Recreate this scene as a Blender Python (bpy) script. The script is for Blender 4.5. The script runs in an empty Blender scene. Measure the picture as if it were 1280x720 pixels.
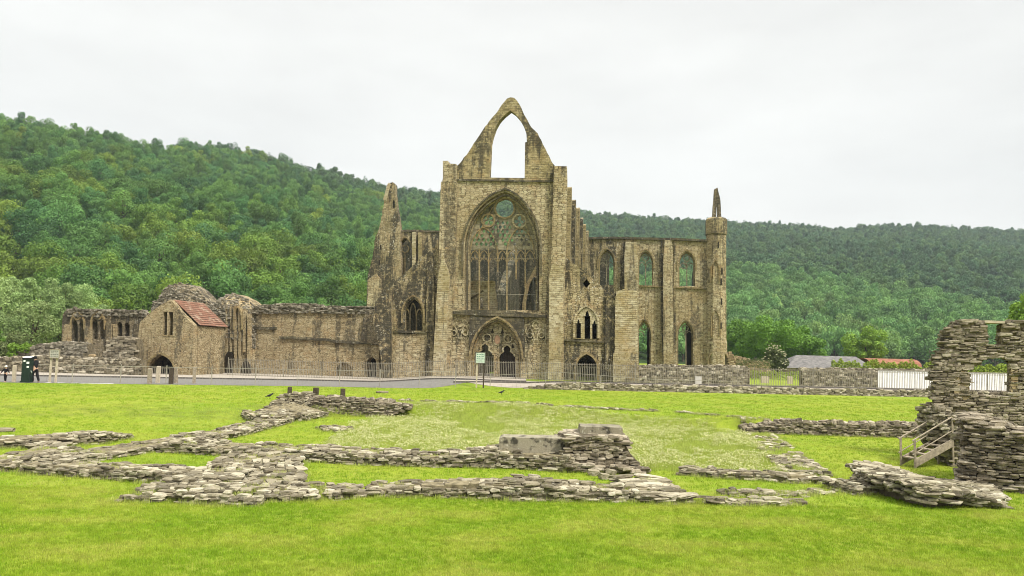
import bpy, bmesh, math, random
import numpy as np
from mathutils import Vector, Matrix, noise as mnoise
from mathutils.geometry import tessellate_polygon, delaunay_2d_cdt

SC = bpy.context.scene
COL = SC.collection
R = math.radians
rnd = random.Random(7)
rng = np.random.default_rng(7)

# ------------------------------------------------------------------ camera
F = 924.0                       # focal length in px of the 1280 px wide photo
PITCH = math.atan(80 / F)
ROLL = R(1.5)
CAM_M = Matrix.Rotation(math.pi / 2 + PITCH, 3, 'X') @ Matrix.Rotation(ROLL, 3, 'Z')
cd = bpy.data.cameras.new('camera')
cam = bpy.data.objects.new('camera', cd)
COL.objects.link(cam)
cam.matrix_world = CAM_M.to_4x4()
cd.sensor_width = 36.0
cd.lens = 36.0 * F / 1280.0
cd.clip_start = 0.1
cd.clip_end = 5000
SC.camera = cam


def ray(px, py):
    return CAM_M @ Vector(((px - 640) / F, (360 - py) / F, -1.0))


def gp(px, py, z=-3.4):          # point of a level plane seen at a pixel
    d = ray(px, py)
    s = z / d.z
    return Vector((d.x * s, d.y * s, z))


def dp(px, py, D):               # point at forward distance D
    d = ray(px, py)
    return d * (D / d.y)


def hz(px):
    return 440 + (px - 640) * 0.0262


# ------------------------------------------------------------------ frames
class Frame:
    """upright plane: local x along it, y away from the viewer, z up"""

    def __init__(s, ox, oy, yaw):
        s.a = R(yaw)
        s.o = Vector((ox, oy, 0))
        s.u = Vector((math.cos(s.a), -math.sin(s.a), 0))
        s.v = Vector((math.sin(s.a), math.cos(s.a), 0))
        s.m = Matrix.Translation(s.o) @ Matrix.Rotation(-s.a, 4, 'Z')

    def px(s, px, py, v=0.0):
        d = ray(px, py)
        k = (v + s.o.dot(s.v)) / d.dot(s.v)
        p = d * k - s.o
        return (p.dot(s.u), p.z)

    def poly(s, pts, v=0.0):
        return [s.px(a, b, v) for a, b in pts]

    def world(s, u, v, z=0):
        return s.o + s.u * u + s.v * v + Vector((0, 0, z))


# ------------------------------------------------------------------ mesh builder
class MB:
    def __init__(s):
        s.v = []
        s.f = []
        s.mi = []

    def add(s, verts, faces, mi=0):
        n = len(s.v)
        s.v.extend([tuple(p) for p in verts])
        s.f.extend([tuple(i + n for i in f) for f in faces])
        s.mi.extend([mi] * len(faces))

    def slab(s, outer, holes=(), v0=0.0, v1=1.0, mi=0, side=False):
        """polygon (x,z) with holes given thickness v0..v1. side=True: polygon is (y,z), thickness along x"""
        loops = [list(outer)] + [list(h) for h in holes]
        tri = tessellate_polygon([[Vector((p[0], p[1], 0)) for p in l] for l in loops])
        pts = [p for l in loops for p in l]
        n = len(pts)
        if side:
            vs = [(v0, p[0], p[1]) for p in pts] + [(v1, p[0], p[1]) for p in pts]
        else:
            vs = [(p[0], v0, p[1]) for p in pts] + [(p[0], v1, p[1]) for p in pts]
        fs = []
        for t in tri:
            a, b, c = [pts[i] for i in t]
            ar = (b[0] - a[0]) * (c[1] - a[1]) - (c[0] - a[0]) * (b[1] - a[1])
            if side:
                ar = -ar
            t = tuple(t) if ar > 0 else (t[0], t[2], t[1])
            fs.append(t)
            fs.append((t[0] + n, t[2] + n, t[1] + n))
        A_t = sum(abs((pts[t[1]][0] - pts[t[0]][0]) * (pts[t[2]][1] - pts[t[0]][1]) - (pts[t[1]][1] - pts[t[0]][1]) * (pts[t[2]][0] - pts[t[0]][0])) / 2 for t in tri)
        A_l = [abs(sum(l[i][0] * l[(i + 1) % len(l)][1] - l[(i + 1) % len(l)][0] * l[i][1] for i in range(len(l)))) / 2 for l in loops]
        if abs(A_t - (A_l[0] - sum(A_l[1:]))) > .02 * A_l[0]:
            ed, k0 = [], 0
            for l in loops:
                ed += [(k0 + i, k0 + (i + 1) % len(l)) for i in range(len(l))]
                k0 += len(l)
            cv, _, cf, _, _, _ = delaunay_2d_cdt([Vector((p[0], p[1])) for p in pts], ed, [], 0, 1e-7)
            keep = []
            for f_ in cf:
                c_ = (sum(cv[i].x for i in f_) / 3, sum(cv[i].y for i in f_) / 3)
                if inside(c_, loops[0]) and not any(inside(c_, h_) for h_ in loops[1:]):
                    keep.append(f_)
            for vv_ in (v0, v1):
                s.add([(vv_, p.x, p.y) if side else (p.x, vv_, p.y) for p in cv], keep if vv_ == v1 else [f_[::-1] for f_ in keep], mi)
            fs = []
        k = 0
        for li, l in enumerate(loops):
            m = len(l)
            area = sum(l[i][0] * l[(i + 1) % m][1] - l[(i + 1) % m][0] * l[i][1] for i in range(m))
            flip = (area < 0) ^ (li > 0) ^ side
            for i in range(m):
                a, b = k + i, k + (i + 1) % m
                fs.append((a, b, b + n, a + n) if flip else (b, a, a + n, b + n))
            k += m
        s.add(vs, fs, mi)

    def box(s, x0, x1, y0, y1, z0, z1, mi=0):
        v = [(x, y, z) for z in (z0, z1) for y in (y0, y1) for x in (x0, x1)]
        s.add(v, [(0, 2, 3, 1), (4, 5, 7, 6), (0, 1, 5, 4), (2, 6, 7, 3), (0, 4, 6, 2), (1, 3, 7, 5)], mi)

    def tube(s, pts, radii, n=8, mi=0, cap=True):
        pts = [Vector(p) for p in pts]
        rings = []
        for i, p in enumerate(pts):
            d = (pts[min(i + 1, len(pts) - 1)] - pts[max(i - 1, 0)])
            d = d.normalized() if d.length > 1e-9 else Vector((0, 0, 1))
            a = d.orthogonal().normalized()
            b = d.cross(a)
            r = radii[i] if hasattr(radii, '__len__') else radii
            rings.append([p + (a * math.cos(2 * math.pi * k / n) + b * math.sin(2 * math.pi * k / n)) * r for k in range(n)])
        vs = [q for r_ in rings for q in r_]
        fs = []
        for i in range(len(pts) - 1):
            for k in range(n):
                fs.append((i * n + k, i * n + (k + 1) % n, (i + 1) * n + (k + 1) % n, (i + 1) * n + k))
        if cap:
            fs.append(tuple(range(n))[::-1])
            fs.append(tuple((len(pts) - 1) * n + k for k in range(n)))
        s.add(vs, fs, mi)

    def lathe(s, cx, cy, prof, n=8, mi=0, ph=0.0):
        s_v = []
        for r, z in prof:
            s_v += [(cx + r * math.cos(2 * math.pi * (k + ph) / n), cy + r * math.sin(2 * math.pi * (k + ph) / n), z) for k in range(n)]
        fs = []
        for i in range(len(prof) - 1):
            for k in range(n):
                fs.append((i * n + k, i * n + (k + 1) % n, (i + 1) * n + (k + 1) % n, (i + 1) * n + k))
        fs.append(tuple(range(n))[::-1])
        fs.append(tuple((len(prof) - 1) * n + k for k in range(n)))
        s.add(s_v, fs, mi)

    def ribbon(s, pts, w, v0, v1, mi=0, closed=False):
        """a bar of width w following (x,z) points, standing v0..v1"""
        P = [Vector((p[0], p[1])) for p in pts]
        n = len(P)
        L, Rr = [], []
        for i in range(n):
            if closed:
                d = P[(i + 1) % n] - P[i - 1]
            else:
                d = P[min(i + 1, n - 1)] - P[max(i - 1, 0)]
            d.normalize()
            q = Vector((-d.y, d.x)) * w * 0.5
            L.append(P[i] + q)
            Rr.append(P[i] - q)
        vs = []
        for i in range(n):
            vs += [(L[i].x, v0, L[i].y), (Rr[i].x, v0, Rr[i].y), (Rr[i].x, v1, Rr[i].y), (L[i].x, v1, L[i].y)]
        fs = []
        for i in range(n if closed else n - 1):
            a, b = 4 * i, 4 * ((i + 1) % n)
            for k in range(4):
                fs.append((a + k, b + k, b + (k + 1) % 4, a + (k + 1) % 4))
        if not closed:
            fs.append((0, 1, 2, 3))
            fs.append((4 * n - 1, 4 * n - 2, 4 * n - 3, 4 * n - 4))
        s.add(vs, fs, mi)

    def build(s, name, mats, parent=None, frame=None, smooth=False, recalc=False):
        me = bpy.data.meshes.new(name)
        me.from_pydata(s.v, [], s.f)
        for m in (mats if isinstance(mats, (list, tuple)) else [mats]):
            me.materials.append(m)
        if any(s.mi):
            me.polygons.foreach_set('material_index', s.mi)
        if smooth:
            me.polygons.foreach_set('use_smooth', [True] * len(s.f))
        if recalc:
            bm = bmesh.new()
            bm.from_mesh(me)
            bmesh.ops.recalc_face_normals(bm, faces=bm.faces)
            bm.to_mesh(me)
            bm.free()
        me.update()
        o = bpy.data.objects.new(name, me)
        COL.objects.link(o)
        if parent is not None:
            o.parent = parent
        elif frame is not None:
            o.matrix_world = frame.m
        return o


def np_mesh(name, V, quads, mats, mi=None):
    me = bpy.data.meshes.new(name)
    nq, k = quads.shape
    me.vertices.add(len(V))
    me.vertices.foreach_set('co', np.asarray(V, dtype=np.float32).ravel())
    me.loops.add(nq * k)
    me.loops.foreach_set('vertex_index', quads.astype(np.int32).ravel())
    me.polygons.add(nq)
    me.polygons.foreach_set('loop_start', np.arange(0, nq * k, k, dtype=np.int32))
    for m in mats:
        me.materials.append(m)
    if mi is not None:
        me.polygons.foreach_set('material_index', mi.astype(np.int32))
    me.update(calc_edges=True)
    return me


def link(o, parent=None):
    COL.objects.link(o)
    if parent is not None:
        o.parent = parent
    return o


def tag(o, label=None, cat=None, group=None, kind=None):
    if label:
        o['label'] = label
    if cat:
        o['category'] = cat
    if group:
        o['group'] = group
    if kind:
        o['kind'] = kind
    return o


def empty(name, label, cat, frame=None, loc=None, group=None):
    o = bpy.data.objects.new(name, None)
    COL.objects.link(o)
    o.empty_display_size = 0.3
    if frame is not None:
        o.matrix_world = frame.m
    elif loc is not None:
        o.location = loc
    return tag(o, label, cat, group)


def jag(pts, amp, step, seed=0, closed=False):
    """break a polyline into short uneven steps, as ruined masonry"""
    r_ = random.Random(seed)
    out = []
    for i in range(len(pts) - 1):
        a, b = pts[i], pts[i + 1]
        L = math.hypot(b[0] - a[0], b[1] - a[1])
        n = max(1, int(L / step))
        for k in range(n):
            t = k / n
            j = 0 if (k == 0 and i == 0) else amp
            out.append((a[0] + (b[0] - a[0]) * t + r_.uniform(-j, j), a[1] + (b[1] - a[1]) * t + r_.uniform(-j, j)))
    out.append(pts[-1])
    return out


def arch(xl, xr, ys, ya, yb, n=7, xa=None):
    """pointed arch outline in pixels: springing ys, apex ya, foot yb (None: only the head)"""
    xa = (xl + xr) / 2 if xa is None else xa

    def side(x0):
        w, h = xa - x0, ys - ya
        o = []
        for k in range(n + 1):
            t = k / n
            # quarter-ellipse-like flank, steeper at the springing
            o.append((x0 + w * (1 - math.cos(t * math.pi * 0.42) ) / (1 - math.cos(math.pi * 0.42)), ys - h * math.sin(t * math.pi * 0.42) / math.sin(math.pi * 0.42)))
        return o
    L, Rr = side(xl), side(xr)
    head = L + Rr[-2::-1]
    if yb is None:
        return head
    return [(xl, yb)] + head + [(xr, yb)]


def circ(cx, cy, r, n=14, ph=0.0, ry=None):
    ry = r if ry is None else ry
    return [(cx + r * math.cos(2 * math.pi * (k + ph) / n), cy + ry * math.sin(2 * math.pi * (k + ph) / n)) for k in range(n)]


def inside(p, poly):
    x, y = p
    c = False
    j = len(poly) - 1
    for i in range(len(poly)):
        xi, yi = poly[i]
        xj, yj = poly[j]
        if (yi > y) != (yj > y) and x < (xj - xi) * (y - yi) / (yj - yi) + xi:
            c = not c
        j = i
    return c


# ------------------------------------------------------------------ stones
def _stone_protos():
    out = []
    g = [(-1, -1, -1)]
    idx = {}
    V = []
    for x in (-1, 0, 1):
        for y in (-1, 0, 1):
            for z in (-1, 0, 1):
                if (x, y, z) != (0, 0, 0):
                    idx[(x, y, z)] = len(V)
                    V.append((x, y, z))
    Fq = []
    for ax in range(3):
        o = [a for a in range(3) if a != ax]
        for s_ in (-1, 1):
            for a in (-1, 0):
                for b in (-1, 0):
                    q = []
                    for da, db in ((0, 0), (1, 0), (1, 1), (0, 1)):
                        c = [0, 0, 0]
                        c[ax] = s_
                        c[o[0]] = a + da
                        c[o[1]] = b + db
                        q.append(idx[tuple(c)])
                    if (s_ > 0) ^ (ax == 1):
                        Fq.append(tuple(q))
                    else:
                        Fq.append(tuple(q[::-1]))
    for k in range(16):
        P = []
        r_ = random.Random(100 + k)
        for (x, y, z) in V:
            n = abs(x) + abs(y) + abs(z)
            sc = {1: 1.0, 2: 0.93, 3: 0.84}[n]
            P.append((0.5 * x * sc + r_.uniform(-.07, .07), 0.5 * y * sc + r_.uniform(-.07, .07), 0.5 * z * sc + r_.uniform(-.06, .06)))
        out.append(P)
    return out, Fq


PROTO, PROTO_F = _stone_protos()


def stone(mb, x, y, z, l, w, h, yaw=0.0, tilt=0.0, tilt2=0.0, mi=0, r_=rnd):
    P = PROTO[r_.randrange(16)]
    M = Matrix.Translation((x, y, z)) @ Matrix.Rotation(yaw, 4, 'Z') @ Matrix.Rotation(tilt, 4, 'X') @ Matrix.Rotation(tilt2, 4, 'Y')
    sx = 1 if r_.random() < .5 else -1
    # rotate by pi instead of mirroring keeps the faces outward
    mb.add([M @ Vector((p[0] * l * sx, p[1] * w * sx, p[2] * h)) for p in P], PROTO_F, mi)


def face_stones(mb, outer, holes, v, lw, hh, depth=0.16, jit=0.04, seed=0, mi=0, skip=0.0, zmin=None):
    """courses of real stones over a wall face (x,z polygon) at depth v"""
    r_ = random.Random(seed)
    xs = [p[0] for p in outer]
    zs = [p[1] for p in outer]
    z = min(zs) if zmin is None else zmin
    while z < max(zs):
        h = r_.uniform(*hh)
        x = min(xs) - r_.uniform(0, lw[1])
        while x < max(xs):
            l = r_.uniform(*lw)
            c = (x + l / 2, z + h / 2)
            if inside(c, outer) and not any(inside(cc, q) for q in holes for cc in (c, (c[0] - l * .36, c[1]), (c[0] + l * .36, c[1]))) and inside((c[0] - l * .3, c[1]), outer) and inside((c[0] + l * .3, c[1]), outer) and r_.random() > skip:
                hs = h * r_.uniform(.85, 1.25)
                stone(mb, c[0], v + depth * .5 - .04 + r_.uniform(-jit, jit), c[1] + r_.uniform(-.02, .02), l * 1.04, depth, hs, r_.uniform(-.05, .05), r_.uniform(-.06, .06), r_.uniform(-.05, .05), mi, r_)
            x += l * .97
        z += h * .95


# ------------------------------------------------------------------ ground
ZB = -3.4       # sunken floor among the foundations
ZL = -2.85      # lawn beside the road
EDGE = [(-90, 38), (-31, 49), (-22, 51.5), (-14, 53.8), (-7.5, 54.5), (-4, 57), (-2, 58.3), (2, 58.4), (33, 62), (90, 66)]
BACK = [(-40, 33, 5.0), (-13, 34, 4.5), (-10.6, 36.9, .8), (-5, 37.4, .6), (-3, 37.4, 4), (8, 36, 4), (10, 34.5, .6), (19, 34.1, .6), (22, 33, 3), (40, 32, 5)]


def interp(tab, x, k=1):
    if x <= tab[0][0]:
        return tab[0][k]
    for a, b in zip(tab, tab[1:]):
        if x <= b[0]:
            t = (x - a[0]) / (b[0] - a[0])
            return a[k] + (b[k] - a[k]) * t
    return tab[-1][k]


def sst(a, b, x):  # smoothstep
    t = min(1, max(0, (x - a) / (b - a)))
    return t * t * (3 - 2 * t)


def far_z(x):
    return ZL + 0.42 * sst(-12, -5, x)


def G(x, y):
    e = interp(EDGE, x)
    if y > e:
        road = ZL + (far_z(x) - ZL) * sst(0, 5, y - e)
        step = ZL + (far_z(x) - ZL) * sst(.3, .6, y - e)
        return road + (step - road) * sst(.5, 4.5, x)
    b, w = interp(BACK, x, 1), interp(BACK, x, 2)
    t = sst(b - w * .5, b + w * .5, y)
    z = ZB + (ZL - ZB) * t
    z += 0.05 * mnoise.noise((x * .15, y * .15, 3)) * sst(3, 12, y) * (1 - sst(e - 4, e, y))
    return z


# ------------------------------------------------------------------ materials
class NT:
    def __init__(s, name):
        s.m = bpy.data.materials.new(name)
        s.m.use_nodes = True
        s.t = s.m.node_tree
        s.t.nodes.clear()
        s.out = s.t.nodes.new('ShaderNodeOutputMaterial')

    def n(s, typ, ins=None, **kw):
        nd = s.t.nodes.new(typ)
        for k, v in kw.items():
            setattr(nd, k, v)
        for k, v in (ins or {}).items():
            s.set(nd.inputs[k], v)
        return nd

    def set(s, sock, v):
        if hasattr(v, 'is_output'):
            s.t.links.new(v, sock)
        elif hasattr(v, 'outputs'):
            s.t.links.new(v.outputs[0], sock)
        else:
            sock.default_value = v

    def math(s, op, a, b=0.0, c=0.0, clamp=False):
        nd = s.n('ShaderNodeMath', {0: a, 1: b, 2: c}, operation=op, use_clamp=clamp)
        return nd.outputs[0]

    def vmul(s, v, xyz):
        return s.n('ShaderNodeVectorMath', {0: v, 1: xyz}, operation='MULTIPLY').outputs[0]

    def noise(s, v, scale, detail=4, rough=.55, out='Fac'):
        return s.n('ShaderNodeTexNoise', {'Vector': v, 'Scale': scale, 'Detail': detail, 'Roughness': rough}).outputs[out]

    def ramp(s, f, stops, interp='LINEAR'):
        nd = s.n('ShaderNodeValToRGB', {'Fac': f})
        cr = nd.color_ramp
        cr.interpolation = interp
        while len(cr.elements) < len(stops):
            cr.elements.new(0.5)
        for e, (p, c) in zip(cr.elements, stops):
            e.position = p
            e.color = (c, c, c, 1) if isinstance(c, (int, float)) else (*c, 1)
        return nd.outputs[0]

    def mix(s, f, a, b, blend='MIX'):
        nd = s.n('ShaderNodeMix', data_type='RGBA', blend_type=blend)
        s.set(nd.inputs[0], f)
        for k, v in ((6, a), (7, b)):
            s.set(nd.inputs[k], (*v, 1) if isinstance(v, tuple) and len(v) == 3 else v)
        return nd.outputs[2]

    def step(s, f, a, b):
        return s.n('ShaderNodeMapRange', {'Value': f, 'From Min': a, 'From Max': b}, interpolation_type='SMOOTHSTEP').outputs[0]

    def bsdf(s, col, rough=.85, spec=.25, normal=None, trans=None, metal=0.0):
        b = s.n('ShaderNodeBsdfPrincipled', {'Roughness': rough, 'Specular IOR Level': spec, 'Metallic': metal})
        s.set(b.inputs['Base Color'], (*col, 1) if isinstance(col, tuple) and len(col) == 3 else col)
        if normal is not None:
            s.set(b.inputs['Normal'], normal)
        sh = b.outputs[0]
        if trans:
            tr = s.n('ShaderNodeBsdfTranslucent')
            s.set(tr.inputs['Color'], (*col, 1) if isinstance(col, tuple) and len(col) == 3 else col)
            mx = s.n('ShaderNodeMixShader', {0: trans, 1: sh, 2: tr.outputs[0]})
            sh = mx.outputs[0]
        s.t.links.new(sh, s.out.inputs['Surface'])
        return s.m

    def bump(s, h, strength=.5, dist=.05):
        return s.n('ShaderNodeBump', {'Height': h, 'Strength': strength, 'Distance': dist}).outputs[0]


def plain(name, col, rough=.7, spec=.3, metal=0.0, var=.12, scale=6.0):
    t = NT(name)
    tc = t.n('ShaderNodeTexCoord').outputs['Object']
    nz = t.noise(tc, scale, 5, .6)
    c = t.mix(t.step(nz, .3, .7), tuple(x * (1 - var) for x in col), tuple(min(1, x * (1 + var)) for x in col))
    return t.bsdf(c, rough, spec, metal=metal)


def masonry(name, light, mid, dark, bw=.5, bh=.27, stain=.5, stain_col=(.045, .040, .030), lichen=.3, rubble=False, holes=.5, tint=(.20, .15, .07), joint=.55, green=0.0, course=False):
    t = NT(name)
    tc = t.n('ShaderNodeTexCoord')
    P = tc.outputs['Object']
    sp = t.n('ShaderNodeSeparateXYZ', {0: P})
    sn = t.n('ShaderNodeSeparateXYZ', {0: tc.outputs['Normal']})
    sel = t.math('GREATER_THAN', t.math('ABSOLUTE', sn.outputs[0]), t.math('ABSOLUTE', sn.outputs[1]))
    U = t.n('ShaderNodeMix', {0: sel, 2: sp.outputs[0], 3: sp.outputs[1]}, data_type='FLOAT').outputs[0]
    d1 = t.noise(P, 1.1, 3)
    d2 = t.n('ShaderNodeTexNoise', {'Vector': P, 'Scale': 1.1, 'Detail': 3.0}).outputs['Color']
    sd = t.n('ShaderNodeSeparateColor', {0: d2})
    amp = .35 if rubble and not course else .10
    rr = .62 if course else .95
    U2 = t.math('ADD', U, t.math('MULTIPLY', t.math('SUBTRACT', sd.outputs[0], .5), amp))
    Z2 = t.math('ADD', sp.outputs[2], t.math('MULTIPLY', t.math('SUBTRACT', sd.outputs[1], .5), amp))
    uv = t.n('ShaderNodeCombineXYZ', {0: U2, 1: Z2, 2: 0.0}).outputs[0]
    if rubble:
        sv = t.vmul(uv, (1 / bw, 1 / bh, 1))
        vo = t.n('ShaderNodeTexVoronoi', {'Vector': sv, 'Scale': 1.0, 'Randomness': rr}, voronoi_dimensions='2D')
        ve = t.n('ShaderNodeTexVoronoi', {'Vector': sv, 'Scale': 1.0, 'Randomness': rr}, voronoi_dimensions='2D', feature='DISTANCE_TO_EDGE')
        cell = t.n('ShaderNodeSeparateColor', {0: vo.outputs['Color']}).outputs[0]
        mort = t.math('SUBTRACT', 1.0, t.step(ve.outputs['Distance'], .02, .13))
    else:
        br = t.n('ShaderNodeTexBrick', {'Vector': uv, 'Color1': (0, 0, 0, 1), 'Color2': (1, 1, 1, 1), 'Mortar': (.5, .5, .5, 1), 'Scale': 1.0, 'Mortar Size': .018, 'Mortar Smooth': .6, 'Bias': 0.0, 'Brick Width': bw, 'Row Height': bh}, offset=.45, squash=1.35, squash_frequency=3)
        cell = t.n('ShaderNodeSeparateColor', {0: br.outputs['Color']}).outputs[0]
        mort = br.outputs['Fac']
    fine = t.noise(P, 7.0, 6, .7)
    mid_n = t.noise(t.vmul(P, (1, 1, 1.8)), 2.3, 6, .7)
    f = t.math('ADD', t.math('MULTIPLY', cell, .30), t.math('ADD', t.math('MULTIPLY', fine, .36), t.math('MULTIPLY', t.step(mid_n, .3, .7), .42)))
    c = t.ramp(f, [(.22, dark), (.5, mid), (.82, light)])
    c = t.mix(t.math('MULTIPLY', t.step(t.noise(P, .8, 5, .65), .5, .68), .35), c, tuple(x * y for x, y in zip(mid, (1.25, .95, .7))))
    big = t.noise(P, .33, 4, .6)
    c = t.mix(t.math('MULTIPLY', t.step(big, .42, .68), .55), c, tint)
    # joints
    c = t.mix(t.math('MULTIPLY', mort, t.math('MULTIPLY', t.step(t.noise(t.vmul(P, (1, 1, 2.5)), 1.6, 5, .7), .36, .62), joint + .35)), c, tuple(x * .32 for x in dark))
    dash = t.noise(t.vmul(P, (1.5, 1.5, 7.5)), 1.0, 6, .72)
    c = t.mix(t.math('MULTIPLY', t.step(dash, .54, .64), .55), c, tuple(x * .45 for x in dark))
    if green:
        gz = t.noise(P, .55, 5, .65)
        c = t.mix(t.math('MULTIPLY', t.step(gz, .52, .7), green), c, (.085, .085, .03))
    # dark weather streaks running down
    st = t.noise(t.vmul(P, (1.0, 1.0, .13)), .95, 6, .62)
    st2 = t.noise(P, 2.6, 6, .72)
    c0 = .66 - .22 * stain
    sm = t.math('MULTIPLY', t.step(st, c0 - .02, c0 + .05), t.step(st2, .40 - .06 * stain, .56 - .06 * stain))
    sm = t.math('MAXIMUM', sm, t.math('MULTIPLY', t.step(t.noise(t.vmul(P, (1, 1, .35)), 3.4, 6, .75), .66 - .1 * stain, .72 - .1 * stain), .8))
    c = t.mix(t.math('MULTIPLY', sm, min(.95, .45 + .5 * stain)), c, stain_col)
    # pale lichen specks
    lw = t.noise(P, 4.5, 5, .78)
    lz = t.step(t.noise(P, .6, 3), .45, .62)
    c = t.mix(t.math('MULTIPLY', t.math('MULTIPLY', t.step(lw, .57, .62), lz), lichen), c, (.55, .52, .43))
    # putlog holes and lost stones
    if holes:
        hv = t.n('ShaderNodeTexVoronoi', {'Vector': t.vmul(uv, (.75, 1.1, 1)), 'Scale': 1.0, 'Randomness': 1.0}, voronoi_dimensions='2D')
        hm = t.math('LESS_THAN', hv.outputs['Distance'], .085)
        hc = t.math('GREATER_THAN', t.n('ShaderNodeSeparateColor', {0: hv.outputs['Color']}).outputs[1], .45)
        c = t.mix(t.math('MULTIPLY', t.math('MULTIPLY', hm, hc), holes), c, (.02, .016, .01))
    h = t.math('SUBTRACT', t.math('ADD', t.math('MULTIPLY', fine, .5), t.math('MULTIPLY', cell, .5)), t.math('MULTIPLY', mort, .9))
    nb = t.bump(h, .75, .07)
    return t.bsdf(c, .92, .15, nb)


def stone_mat(name, stops, lich=.5, moss=.25, mosscol=(.09, .10, .025), darkc=(.03, .027, .022), dark=.5):
    t = NT(name)
    tc = t.n('ShaderNodeTexCoord').outputs['Object']
    ge = t.n('ShaderNodeNewGeometry')
    ri = ge.outputs['Random Per Island']
    fine = t.noise(tc, 14.0, 7, .72)
    f = t.math('ADD', t.math('MULTIPLY', ri, .7), t.math('MULTIPLY', fine, .35))
    c = t.ramp(f, stops)
    d = t.noise(tc, 3.2, 6, .7)
    c = t.mix(t.math('MULTIPLY', t.step(d, .5, .62), dark), c, darkc)
    l = t.noise(tc, 8.5, 6, .75)
    c = t.mix(t.math('MULTIPLY', t.step(l, .57, .64), lich), c, (.42, .40, .33))
    m = t.noise(tc, 1.7, 6, .7)
    c = t.mix(t.math('MULTIPLY', t.step(m, .53, .66), moss), c, mosscol)
    nb = t.bump(t.math('ADD', fine, t.noise(tc, 30, 5, .7)), .8, .025)
    return t.bsdf(c, .93, .15, nb)


def foliage(name, cols, trans=.22, jit=.35, nscale=.35, glob=False, ls=.011, lw=.35):
    t = NT(name)
    oi = t.n('ShaderNodeObjectInfo')
    tc = t.n('ShaderNodeTexCoord').outputs['Object']
    loc = oi.outputs['Location']
    n1 = t.noise(t.vmul(loc, (ls * (.6 if lw > .5 else 1), ls, ls)), 1.0, 5 if lw > .5 else 3)
    f = t.math('ADD', t.math('MULTIPLY', oi.outputs['Random'], 1 - lw), t.math('MULTIPLY', t.step(n1, .34, .66), lw))
    k = len(cols)
    c = t.ramp(f, [(0.05 + .9 * i / max(1, k - 1), cc) for i, cc in enumerate(cols)]) if k > 1 else (*cols[0], 1)
    nz = t.noise(tc, nscale, 4, .65)
    ri = t.n('ShaderNodeNewGeometry').outputs['Random Per Island']
    b = t.math('ADD', t.math('MULTIPLY', t.step(nz, .3, .7), jit), t.math('MULTIPLY', ri, .45))
    b = t.math('ADD', b, 1.0 - jit * .5 - .22)
    wn = t.n('ShaderNodeTexWhiteNoise', {'Vector': loc}).outputs['Value']
    b = t.math('MULTIPLY', b, t.math('ADD', t.math('MULTIPLY', wn, .62), .69))
    c = t.mix(1.0, c, t.n('ShaderNodeCombineXYZ', {0: b, 1: b, 2: b}).outputs[0], 'MULTIPLY')
    return t.bsdf(c, .7, .2, trans=trans)


def grass_ground(name):
    t = NT(name)
    P = t.n('ShaderNodeNewGeometry').outputs['Position']
    n1 = t.noise(P, .09, 4, .6)
    n2 = t.noise(t.vmul(P, (1, .55, 1)), .55, 5, .65)
    n3 = t.noise(P, 5.0, 6, .75)
    n4 = t.noise(t.vmul(P, (1, .6, 1)), 26.0, 5, .8)
    c = t.mix(t.step(n1, .35, .65), (.158, .230, .014), (.215, .262, .020))
    c = t.mix(t.math('MULTIPLY', t.step(n2, .42, .68), .6), c, (.255, .275, .040))
    c = t.mix(t.math('MULTIPLY', t.step(n3, .45, .72), .45), c, (.072, .145, .008))
    c = t.mix(t.math('MULTIPLY', t.step(n4, .5, .68), .5), c, (.24, .29, .035))
    c = t.mix(t.math('MULTIPLY', t.step(n4, .48, .3), .55), c, (.05, .10, .006))
    n5 = t.noise(t.vmul(P, (.6, 1.3, 1)), 1.3, 6, .7)
    c = t.mix(t.math('MULTIPLY', t.step(n5, .52, .68), .45), c, (.095, .175, .009))
    c = t.mix(t.math('MULTIPLY', t.step(n5, .46, .34), .35), c, (.25, .29, .04))
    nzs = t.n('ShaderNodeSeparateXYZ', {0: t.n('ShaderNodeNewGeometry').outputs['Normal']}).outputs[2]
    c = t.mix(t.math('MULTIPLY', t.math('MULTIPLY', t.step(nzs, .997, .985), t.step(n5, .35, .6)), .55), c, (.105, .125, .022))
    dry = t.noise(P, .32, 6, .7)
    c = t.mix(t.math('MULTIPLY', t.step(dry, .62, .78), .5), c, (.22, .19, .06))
    nb = t.bump(t.math('ADD', n4, n3), .7, .04)
    return t.bsdf(c, .9, .12, nb)


M = {}
M['ashlar'] = masonry('ashlar', (.51, .445, .295), (.35, .29, .175), (.13, .098, .056), .42, .19, .46, lichen=.3, rubble=True, course=True, tint=(.27, .20, .09))
M['ashlar_pale'] = masonry('ashlar_pale', (.53, .47, .325), (.385, .33, .205), (.17, .128, .065), .44, .18, .40, lichen=.35, holes=.25, tint=(.26, .20, .07))
M['ashlar_dark'] = masonry('ashlar_dark', (.46, .385, .235), (.30, .24, .135), (.12, .096, .055), .40, .19, .84, stain_col=(.035, .033, .026), lichen=.85, rubble=True, course=True, tint=(.16, .135, .06), holes=.3)
M['gable'] = masonry('gable_stone', (.42, .345, .195), (.29, .235, .125), (.12, .096, .052), .40, .165, .72, stain_col=(.04, .036, .028), lichen=.35, tint=(.19, .155, .065))
M['trim'] = masonry('moulded_stone', (.33, .26, .14), (.24, .185, .095), (.13, .10, .052), .7, .35, .5, lichen=.3, holes=0.0, tint=(.2, .16, .07))
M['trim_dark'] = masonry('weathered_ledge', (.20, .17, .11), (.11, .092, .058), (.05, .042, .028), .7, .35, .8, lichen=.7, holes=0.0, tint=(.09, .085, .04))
M['tracery'] = masonry('tracery_stone', (.32, .28, .19), (.20, .175, .115), (.09, .078, .05), .8, .5, .6, lichen=.5, holes=0.0, tint=(.13, .125, .075))
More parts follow.
